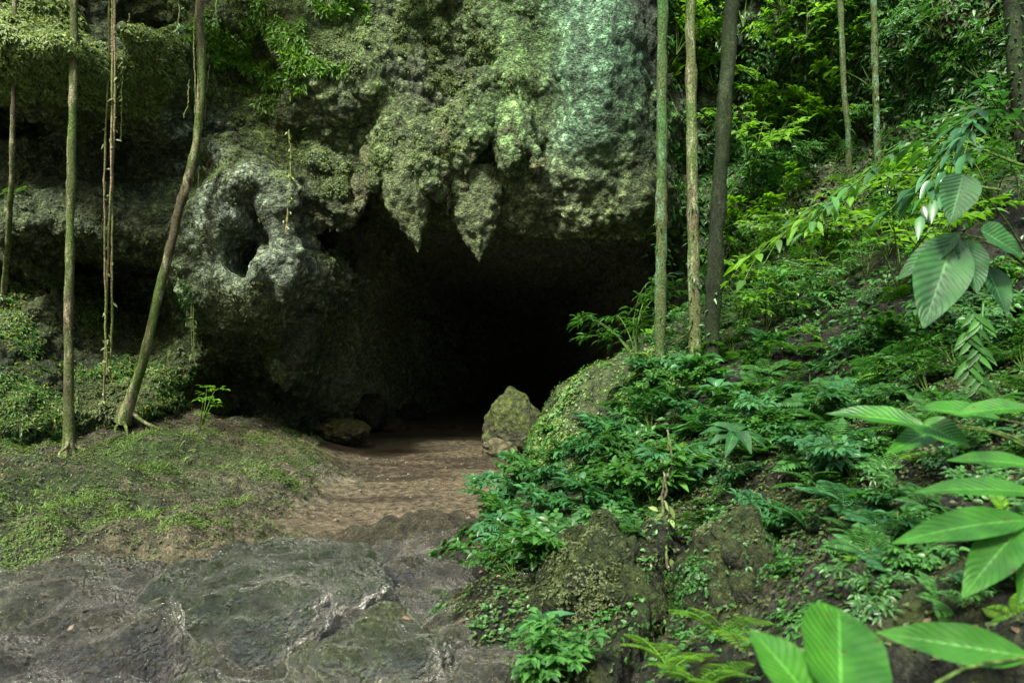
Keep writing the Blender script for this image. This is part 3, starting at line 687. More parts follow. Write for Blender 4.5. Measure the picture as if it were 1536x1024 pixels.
# ================================================================= RIGHT BANK
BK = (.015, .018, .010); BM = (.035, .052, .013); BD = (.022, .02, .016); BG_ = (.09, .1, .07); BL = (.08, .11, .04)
BC = [
 (700, 800, 7.3, BM), (690, 850, 5.6, BK), (715, 900, 4.75, BK), (765, 960, 4.05, BK), (800, 1020, 3.35, BK),
 (760, 770, 7.6, BM), (790, 730, 8.3, BM), (800, 695, 9.3, BM), (850, 690, 8.6, BM), (830, 780, 6.6, BK), (800, 850, 5.5, BK), (850, 900, 4.5, BK), (900, 960, 3.8, BM), (900, 1020, 3.2, BM),
 (900, 720, 7.0, BM), (900, 790, 5.6, BK), (940, 830, 4.9, BG_), (930, 900, 4.15, BM), (960, 850, 4.3, BM),
 (960, 640, 8.2, BM), (1000, 560, 9.2, BL), (930, 560, 10, BL), (1000, 620, 7.8, BD), (1000, 690, 6.3, BD), (1000, 780, 5.2, BM), (1020, 870, 4.1, BM), (1000, 960, 3.45, BM), (960, 1020, 3.05, BM),
 (1100, 545, 9.2, BD), (1060, 520, 10.2, BL), (1100, 600, 7.4, BD), (1100, 660, 5.9, BK), (1090, 720, 5.3, BK), (1100, 800, 4.6, BK), (1100, 880, 3.8, BG_), (1100, 960, 3.2, BG_), (1080, 1020, 2.8, BK),
 (1200, 500, 9.2, BD), (1200, 560, 7.5, BD), (1200, 620, 6.1, BD), (1200, 700, 4.9, BD), (1200, 780, 4.2, BD), (1200, 880, 3.3, (.12, .1, .09)), (1200, 1000, 2.6, BK),
 (1300, 440, 9.3, BD), (1300, 500, 7.8, BD), (1300, 570, 6.3, BD), (1300, 640, 5.2, BK), (1300, 760, 3.7, BK), (1300, 880, 2.9, (.11, .1, .09)), (1330, 1000, 2.3, BK),
 (1400, 380, 9, BD), (1400, 450, 7.5, BD), (1400, 540, 5.6, BK), (1400, 700, 3.9, BK), (1450, 850, 2.7, BK), (1500, 1000, 2.0, BG_), (1500, 350, 8, BD), (1500, 450, 6.4, BK), (1500, 560, 4.8, BK), (1500, 700, 3.5, BK), (1536, 850, 2.45, BK),
 (1150, 400, 13.5, BL), (1300, 350, 12.2, BL), (1450, 290, 10.8, BL), (1020, 470, 13.5, BM), (1100, 450, 12.2, BL), (930, 540, 12.5, BM), (1200, 440, 11, BL),
]
bp_ = np.array([P(a, b, y) for a, b, y, c in BC]); bcol = np.array([c for *_, c in BC])
bext = [(-.8, 8, -.3), (-.9, 5.5, .0), (-.4, 3.5, .1), (0, 2.6, .1), (.5, 2, .3), (0.2, 12, -.8), (1.2, 14, -.3), (8, 8, 5), (8, 12, 5.2), (8, 4, 3.8), (5, 2, 2.2), (2.5, .6, 1.0), (5, .5, 1.6), (3.5, 15, 2.6), (7, 15, 4.6)]
Bf = rbf(np.concatenate([bp_[:, :2], [e[:2] for e in bext]]), np.concatenate([bp_[:, 2], [e[2] for e in bext]]), 8e-3)
bx = np.concatenate([np.arange(-1.6, 4.5, .024), np.arange(4.5, 9.5, .06)]); by = np.concatenate([np.arange(.6, 7, .024), np.arange(7, 15.5, .045)])
BX, BY = np.meshgrid(bx, by, indexing='ij')
Zb = Bf(np.stack([BX, BY], -1)); Zb = np.maximum(Zb, -.5)
V = np.stack([BX, BY, Zb], -1).reshape(-1, 3)
# crack
ca = P(1015, 845, 4.3)[:2]; cb = P(935, 1015, 3.15)[:2]
ab = cb - ca; t = np.clip(((V[:, :2] - ca) @ ab) / (ab @ ab), -.15, 1.3)
dd = np.linalg.norm(V[:, :2] - ca - t[:, None] * ab, axis=1) + .02 * vn(V, .15, 9)
V[:, 2] -= 1.1 * (1 - sstep(dd, .035, .11))
q = V.copy()
V[:, 2] += fbm(q, .9, 3, 31) * .16 + fbm(q, .3, 3, 32) * .06
ni, nj = BX.shape
I = (np.arange(ni - 1)[:, None] * nj + np.arange(nj - 1)[None])
F = np.stack([I, I + nj, I + nj + 1, I + 1], -1).reshape(-1, 4)
gz = Gf(V[:, :2])
keep = (V[:, 2] > gz - .35)[F].any(1)
F = F[keep]
N = vnormals(V, F)
V, cre = knob(V, N, [(.34, .12), (.15, .05), (.06, .02)], 51, 1)
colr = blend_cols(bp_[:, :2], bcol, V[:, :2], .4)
lt = sstep(fbm(V, .5, 3, 33), .1, .45)[:, None]
colr = colr * (1 - .5 * lt) + np.array([.055, .045, .038]) * .5 * lt
colr *= (1 - .8 * cre[:, None]) * (1 + .3 * fbm(V, .3, 3, 34)[:, None])  # bank crevices painted darker, dirt and shade together
used = np.zeros(len(V), bool); used[F.ravel()] = True
remap = np.cumsum(used) - 1
V = V[used]; colr = colr[used]; N = N[used]; F = remap[F]
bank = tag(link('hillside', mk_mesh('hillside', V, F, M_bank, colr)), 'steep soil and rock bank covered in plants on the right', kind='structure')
bV, bN = V, N
print('bank', len(V), time.time() - T0)

# ================================================================= BOULDERS
def ico(sub):
    import bmesh
    bm = bmesh.new(); bmesh.ops.create_icosphere(bm, subdivisions=sub, radius=1)
    V = np.array([v.co[:] for v in bm.verts]); F = np.array([[v.index for v in f.verts] for f in bm.faces]); bm.free()
    return V, F
ICO6 = ico(6); ICO5 = ico(5)
def boulder(name, c, r, seed, col, label, mat=None, layers=((.5, .10), (.2, .05), (.08, .02)), lump=.25, mosscol=None, sub=6, shape=None, rz=0.):
    U, F = ICO6 if sub == 6 else ICO5
    c = np.array(c); r = np.array(r)
    rr = 1 + lump * fbm(U + seed, .9, 3, seed) + .12 * fbm(U + seed, .35, 2, seed + 1)
    F1, F2, _ = worley(U + seed * .37, .9, seed)
    rr += .18 * (F2 - F1 - .2)
    V = U * rr[:, None] * r
    if shape: V = shape(V)
    ca, sa = math.cos(rz), math.sin(rz); V = V @ np.array([[ca, sa, 0], [-sa, ca, 0], [0, 0, 1]])
    V = V + c; N = vnormals(V, F)
    V, cre = knob(V, N, layers, seed, 1)
    colr = np.array(col)[None] * np.ones((len(V), 1))
    if mosscol is not None:
        m = sstep(N[:, 2] + .5 * fbm(V, .4, 3, seed), .05, .6)[:, None]
        colr = colr * (1 - m) + np.array(mosscol) * m
    colr *= (1 - .5 * cre[:, None]) * (1 + .35 * fbm(V, .25, 3, seed + 5)[:, None])  # crevice shade painted into the boulder colour
    me = mk_mesh(name, V - c, F, mat or M_boulder, colr)
    o = link(name, me); o.location = c
    if label: tag(o, label, 'boulder')
    return o, V, N
boulder('boulder', P(516, 648, 15.6), (.56, .5, .27), 5, (.09, .09, .055), 'low flat boulder lying on the dirt at left of the cave mouth', mosscol=(.15, .16, .05))
boulder('boulder', P(556, 615, 17.6), (.42, .45, .42), 8, (.06, .06, .04), 'dim rounded rock just behind the low flat boulder', sub=5)
def tall(V):
    V = V.copy(); k = np.clip(1.0 - .25 * V[:, 2] / .7, .6, 1.35); V[:, 0] *= k; V[:, 1] *= k; return V
boulder('boulder', P(768, 638, 14.6), (.57, .5, .68), 12, (.06, .066, .034), 'tall upright boulder with mossy top standing in the cave mouth', mosscol=(.085, .115, .028), shape=tall, lump=.15)
boulder('boulder', P(750, 672, 14.3), (.38, .35, .2), 17, (.12, .11, .065), 'low rock at the left foot of the tall upright boulder', sub=5)
b_moss, mV, mN = boulder('boulder', P(940, 668, 9.3), (1.25, 1.2, 1.12), 23, (.06, .075, .035), 'large rounded boulder covered in pale green moss at the edge of the bank', mosscol=(.05, .075, .025), shape=lambda v: np.stack([v[:, 0], v[:, 1], v[:, 2] + .22 * v[:, 0]], 1), lump=.16, layers=((.5, .08), (.16, .05), (.07, .02)))
fgb, fV, fN = boulder('boulder', P(412, 915, 4.85), (.74, .82, .62), 29, (.05, .058, .035), 'broad moss-stained wet boulder bulging out of the foreground rock', mat=M_wet, mosscol=(.022, .036, .010), lump=.2, rz=.4, shape=lambda v: np.stack([v[:, 0], v[:, 1], .36 * np.tanh(v[:, 2] / .36)], 1), layers=((.3, .08), (.12, .035), (.05, .012)))
boulder('boulder', P(560, 1010, 3.75), (.42, .25, .2), 31, (.06, .07, .03), 'small dark mossy hump of rock at the bottom edge of the photo', mat=M_wet, mosscol=(.04, .055, .018), sub=5, rz=-.2)
_, b1V, b1N = boulder('boulder', P(900, 905, 4.35), (.30, .45, .46), 37, (.02, .026, .012), 'upright mossy rock left of the dark crack in the bank', mosscol=(.045, .07, .016), lump=.42, mat=M_bank, layers=((.22, .13), (.1, .06), (.045, .02)))
_, b2V, b2N = boulder('boulder', P(1130, 915, 3.8), (.36, .35, .40), 41, (.026, .03, .018), 'broad lichen covered rock right of the dark crack in the bank', mosscol=(.05, .07, .02), lump=.45, mat=M_bank, layers=((.22, .12), (.1, .06), (.045, .02)))
# cave floor rubble
rk = 0
for (a, b, y, s) in [(590, 640, 18, .3), (640, 652, 18.5, .22), (690, 650, 18.8, .28), (610, 622, 20, .4), (540, 600, 19, .6), (480, 628, 16.6, .3), (820, 668, 15, .2), (730, 645, 20, .3)]:
    rk += 1
    o, _, _ = boulder('rock', P(a, b, y), (s * 1.3, s, s * .8), 60 + rk, (.06, .055, .035), None, sub=5)
    tag(o, 'dim rock lying on the dark cave floor', 'rock', 'rocks on the dark cave floor')
print('boulders', time.time() - T0)

# ================================================================= STUFF scatter
def scatter(V, N, w, n, seed):
    r = np.random.default_rng(seed); w = np.clip(w, 0, None); w = w / w.sum()
    i = r.choice(len(V), n, p=w); return V[i] + r.normal(0, .012, (n, 3)), N[i], r
def tangent_dirs(N, r, down=0., up=0.):
    d = r.normal(0, 1, N.shape); d -= (d * N).sum(1, keepdims=True) * N
    d /= np.linalg.norm(d, axis=1, keepdims=True) + 1e-9
    d = d + N * up; d[:, 2] -= down
    return d / (np.linalg.norm(d, axis=1, keepdims=True) + 1e-9)
def carpet(name, V, N, w, n, ln, wd, mat, label, cat, seed, up=.5, down=0., shape='ovate', rows=1, lift=.005, whorl=3):
    p, nn, r = scatter(V, N, w, n, seed)
    parts = []
    for k in range(whorl):
        d = tangent_dirs(nn, r, down, up)
        L = ln * r.uniform(.5, 1.3, n); 
        nrm = nn + r.normal(0, .35, nn.shape) + np.array([0, 0, .4])
        parts.append(leaves(p + nn * lift, d, nrm, L, L * wd, .25, rows, shape))
    v, f, uv = join(parts)
    o = link(name, mk_mesh(name, v, f, mat, uv=uv)); tag(o, label, cat, kind='stuff'); return o
def in_view(V, m=.05):
    y = np.maximum(V[:, 1], .3)
    return (np.abs(V[:, 0] / y) < .6925 + m) & (np.abs((V[:, 2] - CAMZ) / y) < .4617 + m)
def px_of(V): return 768 + V[:, 0] / V[:, 1] * FPX, 512 - (V[:, 2] - CAMZ) / V[:, 1] * FPX

iv = in_view(cliffV).astype(float) * (1 - (cliffV[:, 1] > 15.9))
facing = np.clip(-(cliffN * (cliffV - np.array([0, 0, CAMZ]))).sum(1) / np.linalg.norm(cliffV, axis=1) + .15, 0, 1)
# regions are world-space boxes on the cliff
X_, Y_, Z_ = cliffV.T
patch = sstep(fbm(cliffV, 1.0, 3, 77), -.05, .3)
lush = iv * facing
w_oh = lush * (X_ < -4.9) * (Z_ > 5.7) * (Y_ < 11.6)
carpet('moss_carpet', cliffV, cliffN, w_oh, 16000, .055, .45, L_moss, 'yellow-green ferny moss on the overhang at upper left', 'moss', 1, up=.3, down=.6, shape='lance')
w_b = lush * (X_ > -5.5) * (1 - sstep(X_, -1.2, .8)) * (Z_ > 4.7) * (sstep(fbm(cliffV, .45, 3, 177), .0, .25) + .06) * (cliffN[:, 2] > -.4)
carpet('moss_carpet', cliffV, cliffN, w_b, 15000, .03, .6, L_moss, 'moss tufts over the rock brow above the cave', 'moss', 2, up=.4, down=.3)
w_bright = lush * (((X_ > -5.2) & (X_ < -2.4) & (Z_ > 6.6)) + .25 * ((X_ > -4.6) & (X_ < -3.4) & (Z_ > 5.2))) * sstep(fbm(cliffV, .6, 3, 78), 0, .25)
carpet('small_ferns', cliffV, cliffN, w_bright, 3200, .09, .35, L_bright, 'bright little ferns growing on the top of the cliff', 'ferns', 3, up=.5, down=.5, shape='lance')
w_sh = lush * (X_ < -3.9) * (Z_ < 5.6) * (Z_ > .4) * (patch + .1) * (Y_ < 13.7)
carpet('moss_carpet', cliffV, cliffN, w_sh, 12000, .05, .5, L_darkmoss, 'dark moss over the left rock shelf and bank', 'moss', 4, up=.4, down=.4)
w_lf = lush * (X_ < -5.1) * (Z_ < 3.2) * (Z_ > .6) * (Y_ < 13.3) * sstep(fbm(cliffV, .7, 3, 79), -.1, .25)
carpet('ground_cover', cliffV, cliffN, w_lf, 2600, .06, .4, L_mid, 'low green leaves on the left bank below the shelf', 'leaves', 5, up=.6, down=.3, shape='lance')
carpet('ground_cover', cliffV, cliffN, w_lf * (cliffN[:, 2] > 0), 2600, .05, .4, L_yellow, 'yellow-green leaflets on the left bank near the leaning tree', 'leaves', 6, up=.6, down=.3, shape='lance')
w_r = lush * (X_ > 2.9) * (Z_ > 1.2)
carpet('ground_cover', cliffV, cliffN, w_r * (patch + .1), 11000, .12, .45, L_mid, 'tangle of green leaves on the rock wall at upper right', 'leaves', 7, up=.7, down=.4, rows=2)
carpet('ground_cover', cliffV, cliffN, w_r * (X_ > 5.5), 5000, .10, .45, L_darkmoss, 'dark moss and creepers on the far right rock wall', 'leaves', 8, up=.7, down=.6, rows=2)
# ground
gi = in_view(gV).astype(float) * (gV[:, 1] < 14.2)
pat2 = sstep(fbm(gV, .6, 3, 80), -.1, .3)
carpet('moss_carpet', gV, gN, gi * gMoss * (gV[:, 0] < -2.6 - .9 * vn(gV, .8, 3)) * pat2 * sstep(fbm(gV, .35, 3, 84), -.1, .2), 36000, .024, .4, L_mound, 'bright green moss leaves on the mound left of the path', 'moss', 9, up=.7)
carpet('moss_carpet', gV, gN, gi * gMoss * (gV[:, 0] < -2.2), 12000, .035, .5, L_darkmoss, 'dark low moss on the mound left of the path', 'moss', 10, up=.5)
lw = gi * (gMoss * 1.2 + gDirt * .35) * (gV[:, 1] > 8) * sstep(fbm(gV, .8, 3, 81), -.1, .3) + gi * .4 * np.exp(-((gV[:, 0] + 3.1) ** 2 / .5 + (gV[:, 1] - 9.6) ** 2 / 3))
carpet('leaf_litter', gV, gN, lw * (gV[:, 0] < 1.2), 2600, .045, .5, L_litter, 'scattered dead brown leaves on the dirt and mound', 'leaf litter', 11, up=.15, whorl=1, lift=.008)
gr = gi * gMoss * (gV[:, 0] < -2.3) * sstep(fbm(gV, .5, 3, 86), .05, .3)
carpet('grass', gV, gN, gr, 900, .11, .07, L_mound, 'thin grass blades sprouting from the mossy mound', 'grass', 23, up=1.3, shape='lance', rows=2)
carpet('leaf_litter', gV, gN, gi * gNear * (gV[:, 1] > 2.8) * sstep(fbm(gV, .7, 3, 87), -.1, .3), 170, .05, .45, L_litter, 'a few dead leaves stuck on the wet foreground rock', 'leaf litter', 24, up=.1, whorl=1, rows=2, lift=.01)
# pebbles
p, nn, r = scatter(gV, gN, gi * (gDirt + .1) * (gV[:, 1] > 7.8) * (gV[:, 0] < 1.5), 700, 12)
U, Fi = ico(1); s = r.gamma(2, .006, 700) + .005
PV = (p[:, None] + U[None] * s[:, None, None] * r.uniform(.5, 1.2, (700, 1, 3)) * np.array([1, 1, .6])).reshape(-1, 3)
PF = (Fi[None] + (np.arange(700) * len(U))[:, None, None]).reshape(-1, 3)
tag(link('pebbles', mk_mesh('pebbles', PV, PF, M_boulder, np.tile([.13, .105, .08], (len(PV), 1)))), 'small pebbles scattered over the dirt floor', 'pebbles', kind='stuff')
# bank
bi = in_view(bV, .1).astype(float)
ppx, ppy = px_of(bV)
pb = sstep(fbm(bV, .7, 3, 82), -.15, .25)
nearw = np.clip(bV[:, 1] / 5, .25, 2) ** 2
carpet('ground_cover', bV, bN, bi * nearw * (bV[:, 1] > 5.0) * (pb + .1), 11000, .08, .45, L_mid, 'low leafy ground cover over the upper bank', 'leaves', 13, up=.8, rows=2)
carpet('ground_cover', bV, bN, bi * nearw * (bV[:, 1] < 6.5) * (bV[:, 1] > 2.6) * (pb + .1), 14000, .035, .5, L_mid, 'dark mossy leaflets over the lower bank', 'leaves', 14, up=.6, rows=2)
carpet('moss_carpet', bV, bN, bi * nearw * (bV[:, 1] < 5.5), 14000, .024, .7, L_darkmoss, 'olive moss tufts on the near rock face of the bank', 'moss', 15, up=.6)
carpet('leaf_litter', bV, bN, bi * nearw * (bN[:, 2] > .3), 4500, .04, .5, L_litter, 'wet dead leaves lying on the bank', 'leaf litter', 16, up=.2, whorl=1, rows=2)
mw = (mN[:, 1] < .5) * (sstep(fbm(mV, .45, 4, 83), -.2, .2) + .08) * (1 - sstep(mV[:, 2] - .35 * mV[:, 0], 1.35, 1.75))
carpet('moss_carpet', mV, mN, mw, 16000, .03, .65, L_pale, 'pale green liverwort covering the large boulder', 'moss', 17, up=.5)
carpet('moss_carpet', mV, mN, mw, 6000, .05, .5, L_mid, 'darker green leaflets among the pale moss of the large boulder', 'moss', 22, up=.7)
for (bv, bn, sd, m_, lab) in ((b1V, b1N, 18, L_darkmoss, 'olive moss on the upright rock left of the crack'), (b2V, b2N, 19, L_mid, 'small leaves and lichen on the broad rock right of the crack'), (b2V, b2N, 20, L_darkmoss, 'dull lichen flakes on the broad rock right of the crack')):
    carpet('moss_carpet', bv, bn, (bn[:, 1] < .4) * (sstep(fbm(bv, .22, 3, sd), .0, .25) + .03), 2600, [.02, .024, .016][sd - 18], .6, m_, lab, 'moss', sd, up=.5)
print('carpets', time.time() - T0)

# ================================================================= PLANTS
def branch_shrub(seed, nst=6, H=1.0, leafL=.16, leafW=.32, per=13, spread=.6, shape='lance', droop=.3):
    """several arching stems with paired leaves -> (stem mesh, foliage mesh)"""
    r = np.random.default_rng(seed); st, lv = [], []
    for k in range(nst):
        a = r.uniform(0, 6.28); s = spread * r.uniform(.4, 1.2); hh = H * r.uniform(.6, 1.1)
        c = catmull([(0, 0, -.05), (s * .25 * math.cos(a), s * .25 * math.sin(a), hh * .5), (s * .7 * math.cos(a + .2), s * .7 * math.sin(a + .2), hh * .9), (s * 1.15 * math.cos(a + .3), s * 1.15 * math.sin(a + .3), hh * .95)], 14)
        st.append(tube(c, np.linspace(.012, .003, 14) * (H ** .5), 5))
        nl = per
        t = r.uniform(.25, 1, nl) ** .8 * 12.9
        i = t.astype(int); f = (t - i)[:, None]; p = c[i] * (1 - f) + c[np.minimum(i + 1, 13)] * f
        tan = c[np.minimum(i + 1, 13)] - c[i]; tan /= np.linalg.norm(tan, axis=1, keepdims=True)
        # twigs with a few leaves each
        for j in range(nl):
            d = r.normal(0, 1, 3); d -= d @ tan[j] * tan[j]; d /= np.linalg.norm(d); d = d * .9 + tan[j] * .5; d[2] = abs(d[2]) * .3
            m = 4; tw = leafL * r.uniform(.7, 1.5)
            q = p[j] + d[None] * np.linspace(.15, 1, m)[:, None] * tw
            st.append(tube(np.stack([p[j], p[j] + d * tw]), [.003, .002], 3))
            sd = np.cross(d, [0, 0, 1]); sd /= np.linalg.norm(sd) + 1e-6
            dirs = np.stack([d * .7 + sd * (1 if q_ % 2 else -1) * .8 for q_ in range(m)]); dirs[-1] = d
            dirs = dirs + r.normal(0, .15, dirs.shape)
            lv.append(leaves(q, dirs, np.array([0, 0, 1.]) + r.normal(0, .25, (m, 3)), leafL * r.uniform(.7, 1.15, m), leafL * leafW, droop, 3, shape))
    return join(st), join(lv)

def fern(seed, nf=9, L=.5, np_=15, pw=.12, droop=.5):
    r = np.random.default_rng(seed); out = []
    for k in range(nf):
        a = k / nf * 6.28 + r.uniform(-.3, .3); e = r.uniform(.5, 1.1); Lk = L * r.uniform(.7, 1.1)
        h = np.array([math.cos(a), math.sin(a), 0]); t = np.linspace(0, 1, np_ + 3)
        c = h[None] * (t * Lk * math.cos(e * .7))[:, None] + np.array([0, 0, 1.])[None] * (Lk * (t * math.sin(e) - droop * t * t))[:, None]
        s = np.cross(h, [0, 0, 1.])
        tan = np.gradient(c, axis=0); tan /= np.linalg.norm(tan, axis=1, keepdims=True)
        parts = [tube(c, np.linspace(.005, .001, len(c)), 4)]
        prof = np.sin(np.pi * np.clip(t * .93 + .1, 0, 1)) ** .8
        for sg in (1, -1):
            p = c[2:]; d = s[None] * sg + tan[2:] * .35
            parts.append(leaves(p, d, np.array([0, 0, 1.]) + .0 * d, pw * prof[2:] * Lk / .5 + .01, .022 * Lk / .5 + .004, .15, 2, 'strap', fold=.1))
        out.append(join(parts))
    return out
def palm_rosette(seed, nl=8, L=.3, W=.08, shape='lance', el=.5, droop=.45, rows=6, H=.15):
    r = np.random.default_rng(seed); a = np.arange(nl) / nl * 6.28 + r.uniform(-.25, .25, nl)
    d = np.stack([np.cos(a), np.sin(a), np.full(nl, el) * r.uniform(.5, 1.4, nl)], 1)
    n = np.array([0, 0, 1.]) - d * .2 + r.normal(0, .15, d.shape)
    ln = L * r.uniform(.75, 1.1, nl)
    base = np.array([0, 0, H]) + r.normal(0, .01, (nl, 3))
    st = tube(catmull([(0, 0, -.08), (.01, 0, H * .5), (0, 0, H)], 6), .006, 5)
    return st, leaves(base, d, n, ln, W * r.uniform(.85, 1.1, nl), droop, rows, shape, wave=.06)

PROTO = {}
def mesh_of(part, name, mat): return mk_mesh(name, part[0], part[1], mat, uv=part[2])
def reg_shrub(key, mat, **k):
    s, l = branch_shrub(**k); PROTO[key] = [('stem', mesh_of(s, 'stem', B_stem)), ('foliage', mesh_of(l, 'foliage', mat))]
for i in range(3):
    reg_shrub(f'mid{i}', L_mid, seed=100 + i, nst=6, H=.8, leafL=.15, per=9, spread=.6)
    reg_shrub(f'bright{i}', L_bright, seed=110 + i, nst=7, H=1.2, leafL=.19, leafW=.42, per=9, spread=.9)
    reg_shrub(f'blue{i}', L_blue, seed=120 + i, nst=7, H=.38, leafL=.11, leafW=.42, per=8, spread=.35)
    reg_shrub(f'herb{i}', L_mid, seed=130 + i, nst=8, H=.3, leafL=.09, leafW=.5, per=9, spread=.3, shape='ovate')
    PROTO[f'fern{i}'] = [('foliage', mesh_of(join(fern(140 + i, 10, .5)), 'foliage', L_blue if i == 1 else L_mid))]
    PROTO[f'pfern{i}'] = [('foliage', mesh_of(join(fern(150 + i, 8, .4)), 'foliage', L_bright))]
    s, l = palm_rosette(160 + i, 9, .24, .075); PROTO[f'ros{i}'] = [('stem', mesh_of(s, 'stem', B_stem)), ('foliage', mesh_of(l, 'foliage', L_blue))]
def place(key, name, loc, label, cat, group=None, s=1., rz=None, tilt=(0, 0)):
    o = bpy.data.objects.new(name, None); COL.objects.link(o); o.location = loc; o.empty_display_size = .1
    o.rotation_euler = (tilt[0], tilt[1], rng.uniform(0, 6.28) if rz is None else rz); o.scale = (s, s, s)
    for nm, me in PROTO[key]: link(nm, me, o)
    return tag(o, label, cat, group)
def surf(px, py, V=None, Nn=None, x=None):
    """point of the bank surface nearest to the sight line of a pixel"""
    V = bV if V is None else V
    a, b = px_of(V); d = (a - px) ** 2 + (b - py) ** 2
    c = np.argsort(d)[:12]; i = c[np.argmin(V[c, 1])]
    return V[i]

for k, (a, b) in enumerate([(965, 545), (985, 575), (940, 575), (955, 610), (920, 620), (975, 620), (895, 650), (935, 650), (990, 545), (870, 680), (905, 690), (1000, 600)]):
    place('herb%d' % (k % 3) if k % 2 else 'fern%d' % (k % 3), 'herb', surf(a, b, mV), 'small plant rooted on the large moss covered boulder', 'herb', 'small plants on the large mossy boulder', s=.55 + .07 * (k % 4), tilt=(.4, -.3))
# bank plants, by kind -----------------------------------------------------
G_F = 'ferns growing over the bank'; G_S = 'leafy shrubs on the upper bank'; G_H = 'leafy herbs on the slope beside the dirt path'; G_B = 'shrubs on the rock wall at upper right'
r2 = np.random.default_rng(99)
for k, (a, b) in enumerate([(745, 760), (780, 735), (805, 780), (760, 800), (850, 740), (830, 705), (870, 790), (900, 750), (790, 830), (840, 830), (735, 840), (770, 860), (880, 700), (930, 720), (920, 680), (950, 760), (880, 830), (815, 870), (760, 690), (960, 690), (905, 640 + 60), (950, 650), (730, 790), (860, 860), (990, 590), (960, 600), (975, 640), (940, 600), (1000, 720), (980, 760), (900, 670), (850, 670)]):
    place(['blue', 'herb'][k % 2] + str(k % 3), 'herb', surf(a, b), 'glossy green herb in the thicket on the slope right of the dirt path', 'herb', G_H, s=r2.uniform(.75, 1.15), tilt=(r2.uniform(-.2, .2), r2.uniform(-.5, -.1)))
for k, (a, b) in enumerate([(1075, 545), (1105, 620), (1150, 560), (1165, 610), (1215, 570), (1180, 650), (1245, 640), (1220, 730), (1250, 700), (1285, 680), (1275, 800), (1310, 780), (1030, 640), (1000, 640), (1090, 580), (1360, 650), (1340, 560), (1420, 560), (1300, 540), (1250, 530), (1200, 530), (1480, 520), (1350, 500), (1040, 570), (1080, 600), (1130, 590), (1020, 600), (990, 580), (1150, 640), (1190, 600), (1240, 610), (1260, 660), (1230, 690), (1280, 720), (1290, 770), (1300, 820), (1260, 760), (1330, 700), (1210, 640), (1310, 640), (1350, 590), (1060, 640), (1120, 680), (1180, 690), (1400, 620), (1380, 760), (1290, 590), (970, 620), (1340, 830), (990, 660), (950, 800), (1460, 650)]):
    y = surf(a, b)
    place(['fern0', 'fern1', 'fern2', 'blue1', 'ros1'][k % 5], 'fern', y, 'green fern rooted among others on the damp bank', 'fern', G_F, s=r2.uniform(.6, 1.05) * min(1, y[1] / 5.5), tilt=(r2.uniform(.0, .4), r2.uniform(-.4, 0)))
for k, (a, b) in enumerate([(1110, 480), (1150, 470), (1190, 450), (1130, 440), (1230, 440), (1260, 400), (1210, 400), (1170, 420), (1300, 390), (1330, 360), (1370, 360), (1290, 350), (1410, 340), (1440, 300), (1490, 300), (1400, 290), (1530, 280), (1160, 380), (1240, 370), (1100, 510), (1060, 500), (1350, 420), (1480, 250), (1530, 230), (1340, 310), (1090, 420)]):
    y = surf(a, b + 20)
    place('mid%d' % (k % 3) if k % 3 else 'bright%d' % (k % 2), 'shrub', y, 'leafy green shrub growing on the upper bank right of the tree trunks', 'shrub', G_S, s=r2.uniform(.6, .95), tilt=(r2.uniform(0, .3), r2.uniform(-.3, .1)))
iv2 = in_view(cliffV, .0)
for k, (a, b) in enumerate([(1090, 60), (1130, 100), (1180, 60), (1160, 150), (1110, 170), (1220, 120), (1210, 190), (1260, 150), (1120, 250), (1170, 260), (1080, 320), (1110, 370), (1150, 340), (1060, 420), (1200, 40), (1250, 60), (1300, 110), (1340, 40), (1400, 30), (1450, 90), (1360, 160), (1420, 210), (1480, 180), (1230, 20), (1140, 20), (1090, 130), (1330, 230), (1520, 120), (1070, 380), (1100, 290), (1500, 40), (1060, 40), (1065, 110), (1070, 190), (1060, 260), (1110, 20), (1150, 200), (1190, 230), (1240, 230), (1290, 170), (1240, 90), (1350, 100), (1200, 150), (1130, 310), (1180, 340), (1010, 150), (1012, 60)]):
    d = (px_of(cliffV)[0] - a) ** 2 + (px_of(cliffV)[1] - b) ** 2
    y = cliffV[np.argmin(np.where(cliffV[:, 1] < 16.5, d, 1e9))] + np.array([0, -.25, -.35])
    place(('bright%d' if (a < 1280 and b < 210) or k % 4 == 0 else 'mid%d') % (k % 3), 'shrub', y, 'leafy shrub clinging to the rock wall behind the slender tree trunks', 'shrub', G_B, s=r2.uniform(.6, 1.0), tilt=(r2.uniform(.3, .8), r2.uniform(-.2, .2)))
print('plants', time.time() - T0)

# spread of further ferns and herbs over the bank
cand = np.where((bi > 0) & (bN[:, 2] > -.2))[0]; r3 = np.random.default_rng(5); used_px = []
tries = 0
while len(used_px) < 120 and tries < 20000:
    tries += 1
    a = r3.uniform(980, 1560); b = r3.uniform(400, 900) 
    if b > 900 - 0 or (a < 1060 and b > 700) or (a < 1230 and b > 800): continue
    if any((a - u) ** 2 + ((b - v_) * 1.3) ** 2 < 34 ** 2 for u, v_ in used_px): continue
    used_px.append((a, b)); y = surf(a, b)
    k = r3.integers(0, 8); near_ = y[1] < 4.2
    key = ['fern0', 'fern1', 'herb0', 'herb1', 'herb2', 'blue0', 'pfern1', 'mid1'][k]
    nm = 'fern' if 'fern' in key else 'herb'
    place(key, nm, y - np.array([0, 0, .03]), {'fern': 'green fern rooted among others on the damp bank', 'herb': 'low leafy herb among the ferns on the damp bank'}[nm], nm, G_F if nm == 'fern' else 'low herbs among the ferns on the bank', s=r3.uniform(.45, 1.0) * min(1, y[1] / 6) * (.55 if key == 'mid1' else 1), tilt=(r3.uniform(0, .5), r3.uniform(-.5, 0)))
